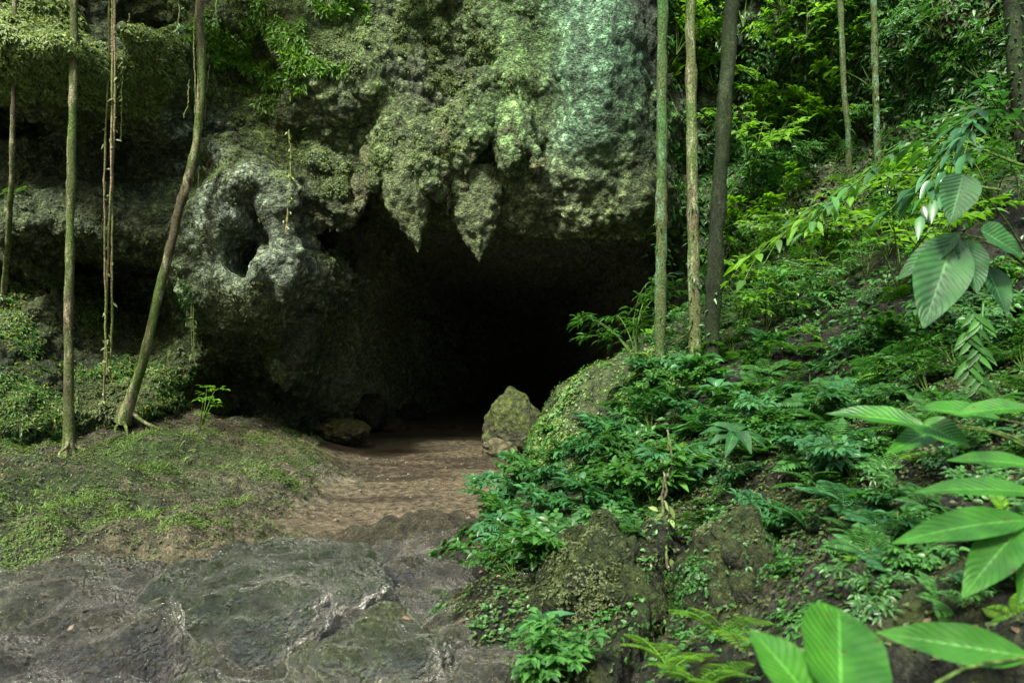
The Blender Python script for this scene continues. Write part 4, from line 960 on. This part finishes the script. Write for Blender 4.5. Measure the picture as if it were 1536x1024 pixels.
# individually recognisable plants ------------------------------------------
# shrub against the dark cave
s, l = branch_shrub(201, 9, 1.0, .17, .26, 9, .85, droop=.35)
PROTO['cave'] = [('stem', mesh_of(s, 'stem', B_stem)), ('foliage', mesh_of(l, 'foliage', L_mid))]
place('cave', 'shrub', P(955, 540, 9.6), 'leafy shrub reaching left in front of the black cave opening', 'shrub', s=.98, tilt=(0, -.35))
s, l = palm_rosette(202, 9, .3, .1, el=.25, droop=.5); PROTO['pal'] = [('stem', mesh_of(s, 'stem', B_stem)), ('foliage', mesh_of(l, 'foliage', L_bigblue))]
place('pal', 'rosette_plant', P(1098, 672, 5.0), 'dark green plant with one ring of long leaves hanging over the bank', 'plant', s=.85, tilt=(.35, -.2))
s, l = palm_rosette(203, 8, .3, .1, el=.5, droop=.4); PROTO['pal2'] = [('stem', mesh_of(s, 'stem', B_stem)), ('foliage', mesh_of(l, 'foliage', L_blue))]
place('pal2', 'rosette_plant', P(1045, 570, 8.2), 'pale blue-green plant with drooping leaves below the tree trunks', 'plant', s=1.3)
place('ros0', 'rosette_plant', P(825, 965, 3.6), 'glossy rosette plant at the bottom centre beside the wet rock', 'plant', s=.75, tilt=(.45, 0))
place('herb1', 'herb', P(850, 1010, 3.35), 'dark leafy herb just below the bottom centre rosette', 'herb', s=.7)
place('herb2', 'herb', P(800, 1030, 3.3), 'dark leafy herb at the bottom edge left of the rosette', 'herb', s=.6)
for k, (a, b, y, s_) in enumerate([(900, 800, 4.9, .7), (950, 815, 4.7, .6), (870, 860, 4.6, .5), (1090, 800, 4.3, .6), (1150, 820, 4.0, .55), (1180, 880, 3.5, .5), (1060, 850, 3.9, .45), (1230, 930, 3.1, .45), (1200, 960, 2.9, .4), (930, 930, 4.0, .4)]):
    place('herb%d' % (k % 3), 'herb', P(a, b, y), 'small leafy herb growing on the mossy rocks beside the dark crack', 'herb', 'small herbs around the dark crack', s=s_ * .8, tilt=(.4, 0))
# bright ferns at bottom
for k, (a, b, y, s_) in enumerate([(1005, 1005, 2.5, .6), (1080, 955, 2.5, .6), (1055, 1035, 2.1, .55)]):
    place('pfern%d' % k, 'fern', P(a, b, y), ['bright fern right of the crack at the bottom edge', 'bright fern growing up beside the heart shaped leaf', 'bright fern lowest in the bottom edge left of the big leaves'][k], 'fern', s=s_, tilt=(.3, 0))
def leafplant(name, root, label, cat, items, mat, stemr=.005):
    """items: (petiole end, tip, width, shape, normal bias) in world"""
    root = np.array(root)
    o = empty(name, root, label, cat); st = []
    for (a, tip, w, shape, nb, dr) in items:
        a = np.array(a) - root; tip = np.array(tip) - root; mid = (a * .5 + np.array([0, 0, .05]))
        st.append(tube(catmull([(0, 0, 0), mid, a], 8), np.linspace(stemr, stemr * .6, 8), 6))
        d = tip - a; L = np.linalg.norm(d); d = d + np.array([0, 0, dr * L])
        part = leaves(a[None], d[None] / np.linalg.norm(d), np.array([nb], float), np.linalg.norm(d), w, dr, 14, shape, fold=.14, wave=.02, cols=3)
        link('leaf', mesh_of(part, 'leaf', mat), o)
    link('stem', mesh_of(join(st), 'stem', B_stem), o)
    return o
UP = (0, -.35, 1); FR = (0, -1, .45)
r0 = P(1300, 1120, 1.35)
leafplant('broadleaf_plant', r0, 'large rounded glossy leaf flanked by two long leaves at the bottom right', 'plant', [
    (P(1262, 1060, 1.25), P(1258, 912, 1.45), .165, 'round', (.1, -1, .7), 0.),
    (P(1235, 1075, 1.25), P(1125, 942, 1.4), .12, 'ovate', (.3, -.8, .9), .1),
    (P(1545, 985, 1.45), P(1315, 948, 1.5), .085, 'lance', (0, -.75, .7), .0)], L_big)
r0 = P(1600, 850, 1.9)
leafplant('palmate_plant', r0, 'bright green plant with long pointed leaves spreading from the right edge', 'plant', [
    (P(1546, 780, 1.75), P(1338, 815, 1.7), .085, 'lance', (0, -.7, .8), .12),
    (P(1535, 788, 1.75), P(1443, 897, 1.65), .10, 'lance', (-.5, -.8, .5), .1),
    (P(1555, 795, 1.75), P(1530, 905, 1.7), .09, 'lance', (.2, -.9, .5), .1),
    (P(1560, 740, 1.9), P(1370, 738, 1.9), .075, 'lance', (0, -.5, .9), .12),
    (P(1560, 700, 2.0), P(1420, 690, 2.0), .07, 'lance', (0, -.5, .9), .1)], L_big)
r0 = P(1590, 700, 2.6)
leafplant('broadleaf_plant', r0, 'plant with flat pointed leaves reaching in from the right above the palmate one', 'plant', [
    (P(1500, 628, 2.4), P(1375, 612, 2.4), .11, 'lance', (0, -.5, 1), .05), (P(1550, 612, 2.3), P(1432, 622, 2.3), .09, 'lance', (0, -.45, 1), .1),
    (P(1390, 640, 2.5), P(1240, 620, 2.6), .12, 'lance', (0, -.5, 1), .12), (P(1385, 635, 2.5), P(1455, 672, 2.4), .11, 'ovate', (0, -.8, .7), .1),
    (P(1420, 640, 2.6), P(1330, 680, 2.5), .09, 'lance', (0, -.7, .8), .1)], L_big)
r0 = P(1560, 420, 3.2)
leafplant('broadleaf_plant', r0, 'drooping plant with ribbed dark leaves, the longest one hanging, at right', 'plant', [
    (P(1432, 355, 2.9), P(1385, 492, 2.75), .20, 'lance', (-.4, -1, .3), .0),
    (P(1450, 360, 2.9), P(1465, 440, 2.8), .13, 'ovate', (.1, -1, .3), .0),
    (P(1440, 350, 2.9), P(1345, 420, 2.9), .10, 'lance', (-.3, -.8, .6), .05),
    (P(1470, 345, 2.9), P(1535, 385, 2.9), .14, 'ovate', (.1, -.9, .6), .05),
    (P(1480, 400, 3.0), P(1510, 470, 2.9), .13, 'ovate', (.2, -.9, .4), .0),
    (P(1445, 262, 2.8), P(1425, 335, 2.75), .14, 'ovate', (-.2, -.9, .5), .0)], L_bigblue)
# hanging fern clump at right
pp = []
for k in range(16):
    a = P(1460 + 12 * math.sin(k), 470 + k * 7, 3.6); pp.append(leaves(np.stack([a, a]), np.array([[1, -.2, -.8], [-1, -.2, -.8]]), np.array([0, -1, .3]), .09, .03, .2, 3))
pp.append(tube(np.stack([P(1475, 455, 3.7), P(1465, 590, 3.6)]), .006, 5))
c0 = P(1475, 455, 3.7); j_ = join(pp); o = link('hanging_fern', mesh_of((j_[0] - c0, j_[1], j_[2]), 'hanging_fern', L_mid)); o.location = c0; tag(o, 'single narrow fern frond hanging straight down in the dark at right', 'fern')
# drooping branch with bright leaves, mid right
for k, (root, tip, mat, lab) in enumerate([((1500, 285, 6.6), (1150, 365, 6.6), L_bright, 'long bright branch arching left over the upper bank'), ((1540, 250, 5.6), (1250, 300, 5.9), L_mid, 'leafy branch above the long bright one at the right edge'), ((1560, 220, 5), (1400, 260, 5), L_blue, 'bluish leafy branch entering at the right edge')]):
    a = P(*root); b = P(*tip); mid = (a + b) / 2 + np.array([0, 0, .35]); c = catmull([a, mid, b], 24)
    r = np.random.default_rng(300 + k); lv = []; tw = []
    for i in range(3, 24, 2):
        tan = c[min(i + 1, 23)] - c[i - 1]; tan /= np.linalg.norm(tan); sd = np.cross(tan, [0, 0, 1])
        for sg in (1, -1):
            L = r.uniform(.25, .55); d = sd * sg * r.uniform(.5, 1.1) + tan * .8 + np.array([0, 0, r.uniform(-.3, .25)]); d /= np.linalg.norm(d)
            e = catmull([c[i], c[i] + d * L * .5, c[i] + d * L - np.array([0, 0, .06])], 6); tw.append(tube(e - a, .004, 4))
            s2 = np.cross(d, [0, 0, 1]); nl = r.integers(3, 6)
            for m in range(nl):
                q_ = e[1 + m % 5] if m < nl - 1 else e[-1]
                lv.append(leaves(q_[None], (d + s2 * (0 if m == nl - 1 else (-1) ** m * r.uniform(.5, 1.2)) + r.normal(0, .15, 3))[None], np.array([[0, 0, 1.]]) + r.normal(0, .25, (1, 3)), r.uniform(.11, .19), r.uniform(.045, .07), r.uniform(.2, .5), 4))
    o = empty('branch', a, lab, 'branch'); j_ = join(lv); tb = join(tw + [tube(c - a, np.linspace(.014, .004, 24), 6)])
    link('foliage', mesh_of((j_[0] - a, j_[1], j_[2]), 'foliage', mat), o); link('stem', mesh_of(tb, 'stem', B_stem), o)

# ================================================================= TREES and VINES
def tree(name, ctrl, r0, r1, mat, label, cat='tree', crown=None, roots=0, seed=0, seg=20, leafy=None, n=90, lump=.10):
    base = P(*ctrl[0]); pts = catmull([P(*c) for c in ctrl], n)
    t = np.linspace(0, 1, n); rad = r0 + (r1 - r0) * t
    for u_ in np.random.default_rng(seed + 7).uniform(.03, .97, 14): rad = rad * (1 + .13 * np.exp(-((t - u_) / .006) ** 2))
    rad = rad * (1 + .9 * np.exp(-t * 28) * (roots > 0))
    V, F, uv = tube(pts, rad, seg)
    N = vnormals(V, F); cc = np.repeat(pts, seg, 0)
    if ((V - cc) * N).sum() < 0: N = -N; F = F[:, ::-1]
    V = V + N * ((vn(V * np.array([1, 1, .35]), .12, seed) * lump * 2 + vn(V, .05, seed + 1) * lump) * r0)[:, None]
    o = empty(name, base, label, cat)
    link('trunk', mk_mesh('trunk', V - base, F, mat, uv=uv), o)
    r = np.random.default_rng(seed + 50)
    for k in range(roots):
        a = k / roots * 6.28 + r.uniform(-.4, .4); L = r.uniform(.25, .7) * (r0 / .09) * (1.9 if seed == 8 and k % 2 == 0 else 1)
        e = np.array([math.cos(a), math.sin(a) * .8, 0])
        def gz(v, d): q_ = base[:2] + v[:2]; return (v[0], v[1], float(Gf(q_[None])[0]) - base[2] + d)
        c = catmull([(0, 0, .3), gz(e * L * .3, .12), gz(e * L * .7 + np.array([.03, .02, 0]) * r.normal(0, 1, 3), .03), gz(e * L, -.08)], 12)
        link('root', mesh_of(tube(c, np.linspace(r0 * .55, r0 * .15, 12), 8), 'root', mat), o)
    if leafy:
        V_, F_, U_ = leafy(pts - base, r); link('climbing_leaves', mk_mesh('climbing_leaves', V_, F_, L_mid, uv=U_), o)
    top = pts[-1] - base
    if crown:
        lv = []; br = []
        for k in range(9):
            a = r.uniform(0, 6.28); e = np.array([math.cos(a), math.sin(a), r.uniform(.1, .7)]) * r.uniform(.8, 1.6)
            c = catmull([top - np.array([0, 0, .6]), top + e * .5, top + e + np.array([0, 0, .1])], 8); br.append(tube(c, np.linspace(r1 * .5, .01, 8), 5))
            p = c[-4:].repeat(9, 0) + r.normal(0, .22, (36, 3)); d = r.normal(0, 1, (36, 3)); d[:, 2] *= .3
            lv.append(leaves(p, d, np.array([0, 0, 1.]) + r.normal(0, .3, (36, 3)), .24, .09, .3, 2))
        link('crown', mesh_of(join(lv), 'crown', L_mid), o); link('limbs', mesh_of(join(br), 'limbs', mat), o)
    return o
def climbers(lo, hi, n, sz=.07):
    def f(pts, r):
        i = r.integers(int(lo * len(pts)), int(hi * len(pts)), n); a = r.uniform(0, 6.28, n)
        off = np.stack([np.cos(a), np.sin(a), 0 * a], 1)
        d = off + r.normal(0, .5, off.shape); return leaves(pts[i] + off * .07, d, off + np.array([0, 0, .8]), sz * r.uniform(.6, 1.3, n), sz * .4, .3, 2)
    return f
tree('tree', [(990, 560, 9.0), (992, 330, 9.0), (993, 100, 9.05), (996, -260, 9.1)], .068, .06, B_green, 'leftmost of the three slender trunks, smooth and grey-green', crown=1, roots=0, seed=1, leafy=climbers(0, .35, 40))
tree('tree', [(1043, 540, 9.3), (1040, 380, 9.3), (1037, 150, 9.35), (1034, -260, 9.4)], .078, .064, B_pale, 'middle of the three slender trunks, pale speckled bark', crown=1, roots=0, seed=2, leafy=climbers(0, .5, 90))
tree('tree', [(1066, 550, 8.8), (1078, 300, 8.8), (1093, 80, 8.8), (1112, -260, 8.9)], .088, .084, B_dark, 'rightmost of the three slender trunks, dark and leaning right', crown=1, roots=0, seed=3, leafy=climbers(0, .2, 30))
tree('tree', [(1274, 330, 11.6), (1272, 200, 11.6), (1264, 100, 11.7), (1256, -180, 11.8)], .05, .04, B_green, 'thin left one of two slim trees in the background at right', crown=None, seed=4, leafy=climbers(0, .9, 80, .08))
tree('tree', [(1318, 310, 11.4), (1315, 180, 11.4), (1312, 80, 11.5), (1308, -180, 11.6)], .055, .045, B_green, 'right one of two slim mossy trees in the background at right', crown=None, seed=5, leafy=climbers(0, .9, 90, .07))
tree('tree', [(1545, 240, 7.5), (1528, 120, 7.6), (1520, 20, 7.7), (1510, -180, 7.8)], .09, .08, B_dark, 'dark trunk wrapped in creepers at the top right corner', crown=None, seed=6, leafy=climbers(0, .9, 160, .07))
tree('tree', [(104, 685, 9.9), (103, 500, 9.9), (107, 250, 9.95), (111, 60, 10), (110, -240, 10)], .058, .046, B_brown, 'straight slender tree with brown bark at left', crown=1, roots=5, seed=7)
tree('tree', [(184, 632, 11.3), (215, 540, 11.15), (243, 420, 11.1), (268, 320, 11.1), (292, 225, 11.1), (302, 130, 11.1), (300, 20, 11.1), (298, -200, 11.1)], .074, .052, B_brown, 'leaning curved tree rooted on the mound at left', crown=1, roots=7, seed=8)
tree('tree', [(6, 440, 11.3), (14, 330, 10.6), (20, 180, 10.2), (24, -200, 10.2)], .042, .03, B_brown, 'very thin straight stem near the left edge', crown=None, seed=9)

def vine(strands, mat, label, r=.012, lf=0, seed=0, lmat=None, cat='vine'):
    base = P(*strands[0][0]); o = empty('vine', base, label, cat); rg = np.random.default_rng(seed)
    for s in strands:
        c = catmull([P(*q) for q in s], 50); c += np.stack([np.cumsum(rg.normal(0, .004, 50)), np.cumsum(rg.normal(0, .004, 50)), np.zeros(50)], 1)
        link('strand', mesh_of(tube(c - base, r * (1 + .2 * rg.normal(0, 1, 50).clip(-1, 1)), 6), 'strand', mat), o)
        if lf:
            i = rg.integers(0, 50, lf); d = rg.normal(0, 1, (lf, 3)); d[:, 2] -= .6
            link('leaves', mesh_of(leaves(c[i] - base + rg.normal(0, .02, (lf, 3)), d, np.array([0, -1., .4]), rg.uniform(.04, .09, lf), .03, .3, 2), 'leaves', lmat or L_moss), o)
    return o
vine([[(167, -100, 10.4), (168, 100, 10.4), (166, 300, 10.4), (160, 480, 10.6), (158, 610, 10.9)], [(171, -100, 10.4), (173, 120, 10.4), (168, 300, 10.45), (167, 450, 10.5), (163, 560, 10.7)], [(166, -100, 10.5), (164, 200, 10.5), (164, 420, 10.5), (168, 560, 10.7)]], B_vine, 'long bundle of aerial roots hanging just right of the straight tree', .016, 26, 1)
vine([[(190, 60, 10.6), (183, 120, 10.6), (181, 210, 10.6)], [(194, 20, 10.6), (187, 100, 10.6), (186, 130, 10.6)]], B_vine, 'short thin root dangling in front of the black hollow', .009, 14, 2)
vine([[(284, 120, 11), (284, 150, 11), (277, 178, 11)], [(293, 10, 11), (291, 90, 11), (291, 180, 11)], [(315, 98, 11.2), (311, 140, 11.2), (309, 180, 11.2)]], B_vine, 'fine reddish roots hanging along the leaning tree', .008, 0, 3)
vine([[(298, 250, 11.8), (296, 330, 11.8), (289, 380, 11.8), (290, 520, 11.9)], [(290, 240, 11.8), (284, 300, 11.8), (276, 410, 11.8)], [(282, 290, 11.8), (285, 380, 11.8), (293, 545, 11.9)]], B_vine, 'tangled roots hanging beside the rock pillar with the hole', .009, 30, 4)
vine([[(434, 195, 11.6), (437, 260, 11.6), (436, 350, 11.6)]], B_vine, 'single mossy strand hanging over the grey pillar edge', .014, 40, 5, L_yellow)
vine([[(267, -40, 10.9), (266, 30, 10.9), (268, 50, 10.9)], [(323, -40, 11), (325, 20, 11), (323, 38, 11)]], B_vine, 'two short mossy strands hanging from the top edge at left', .012, 30, 6, L_mid)
vine([[(1001, 645, 5.6), (1010, 690, 5.2), (1003, 735, 4.9), (1014, 790, 4.5), (1018, 852, 4.15)], [(992, 690, 5.3), (1000, 720, 5.0), (1006, 770, 4.7), (1008, 810, 4.4)]], B_brown, 'woody root hanging down into the crack of the bank', .009, 10, 7)
for k, (a, b, y) in enumerate([(130, 665, 9.6), (150, 650, 10.2)]): pass
c = catmull([P(165, 690, 9.3), P(230, 700, 9.3), P(120, 690, 9.6)], 10)
# leafy sprig over the hollow, left of the cave
s, l = branch_shrub(210, 4, .8, .1, .45, 6, .3, shape='ovate'); PROTO['sprig'] = [('stem', mesh_of(s, 'stem', B_stem)), ('foliage', mesh_of(l, 'foliage', L_bright))]
place('sprig', 'sapling', P(300, 650, 11.5), 'thin bright sapling in front of the dark hollow left of the cave', 'sapling', s=.95, tilt=(0, .15))
for k, (a, b, y, s_, lab) in enumerate([(30, 300, 11.3, .6, 'pale fern sprouting from the shelf behind the thinnest stem'), (215, 70, 12.2, .55, 'small fern below the mossy overhang at upper left'), (60, 330, 11.3, .45, 'lower fern on the left shelf')]):
    place('pfern%d' % k, 'fern', P(a, b, y) + np.array([0, -.1, 0]), lab, 'fern', s=s_ * 1.5, tilt=(.4, 0))
print('trees', time.time() - T0)

# ================================================================= CAMERA, WORLD, SUN
cam = bpy.data.cameras.new('camera'); cam.sensor_width = 36; cam.lens = 36 * FPX / 1536; cam.clip_end = 500; cam.clip_start = .05
co = bpy.data.objects.new('camera', cam); COL.objects.link(co); co.location = (0, 0, CAMZ); co.rotation_euler = (math.radians(90), 0, 0)
cam.dof.use_dof = True; cam.dof.focus_distance = 11; cam.dof.aperture_fstop = 3.2
SC.camera = co
w = bpy.data.worlds.new('World'); SC.world = w; w.use_nodes = True; t = w.node_tree; t.nodes.clear()
o_ = t.nodes.new('ShaderNodeOutputWorld'); bg = t.nodes.new('ShaderNodeBackground'); sky = t.nodes.new('ShaderNodeTexSky')
SUN_EL, SUN_AZ = math.radians(50), math.radians(204)      # azimuth clockwise from +Y
sky.sky_type = 'NISHITA'; sky.sun_disc = False; sky.sun_elevation = SUN_EL; sky.sun_rotation = SUN_AZ; sky.altitude = 0; sky.air_density = 1; sky.dust_density = 3; sky.ozone_density = 1
# low sky darkened in the shader, standing in for forest and gorge walls
tc = t.nodes.new('ShaderNodeTexCoord'); sp = t.nodes.new('ShaderNodeSeparateXYZ'); mr = t.nodes.new('ShaderNodeMapRange'); mr.interpolation_type = 'SMOOTHSTEP'
mr.inputs['From Min'].default_value = .05; mr.inputs['From Max'].default_value = .6; mr.inputs['To Min'].default_value = 0.0; mr.inputs['To Max'].default_value = 1
mx = t.nodes.new('ShaderNodeMix'); mx.data_type = 'RGBA'; mx.inputs[6].default_value = (.22, .36, .18, 1)
tint = t.nodes.new('ShaderNodeMix'); tint.data_type = 'RGBA'; tint.blend_type = 'MULTIPLY'; tint.inputs[0].default_value = 1; tint.inputs[7].default_value = (2.35, 2.2, 1.75, 1)
t.links.new(tc.outputs['Generated'], sp.inputs[0]); t.links.new(sp.outputs[2], mr.inputs['Value']); t.links.new(mr.outputs[0], mx.inputs[0])
t.links.new(sky.outputs[0], tint.inputs[6]); t.links.new(tint.outputs[2], mx.inputs[7]); zr = t.nodes.new('ShaderNodeMapRange'); zr.interpolation_type = 'SMOOTHSTEP'; zr.inputs['From Min'].default_value = .45; zr.inputs['From Max'].default_value = .95
zr.inputs['To Min'].default_value = .07; zr.inputs['To Max'].default_value = .38       # overhead sky brightened for added top light, as through a canopy gap
t.links.new(sp.outputs[2], zr.inputs['Value']); t.links.new(zr.outputs[0], bg.inputs[1]); t.links.new(mx.outputs[2], bg.inputs[0])
t.links.new(bg.outputs[0], o_.inputs[0])
sl = bpy.data.lights.new('sun', 'SUN'); sl.energy = 8.3; sl.angle = math.radians(7); sl.color = (.97, 1, .88)
so = bpy.data.objects.new('sun', sl); COL.objects.link(so)
dv = Vector((math.sin(SUN_AZ) * math.cos(SUN_EL), math.cos(SUN_AZ) * math.cos(SUN_EL), math.sin(SUN_EL)))
so.rotation_euler = dv.to_track_quat('Z', 'Y').to_euler(); so.location = (0, 0, 20)
SC.view_settings.view_transform = 'Standard'; SC.view_settings.look = 'None'; SC.view_settings.exposure = 0
SC.cycles.max_bounces = 6; SC.cycles.diffuse_bounces = 3; SC.cycles.transparent_max_bounces = 4
print('done', time.time() - T0)
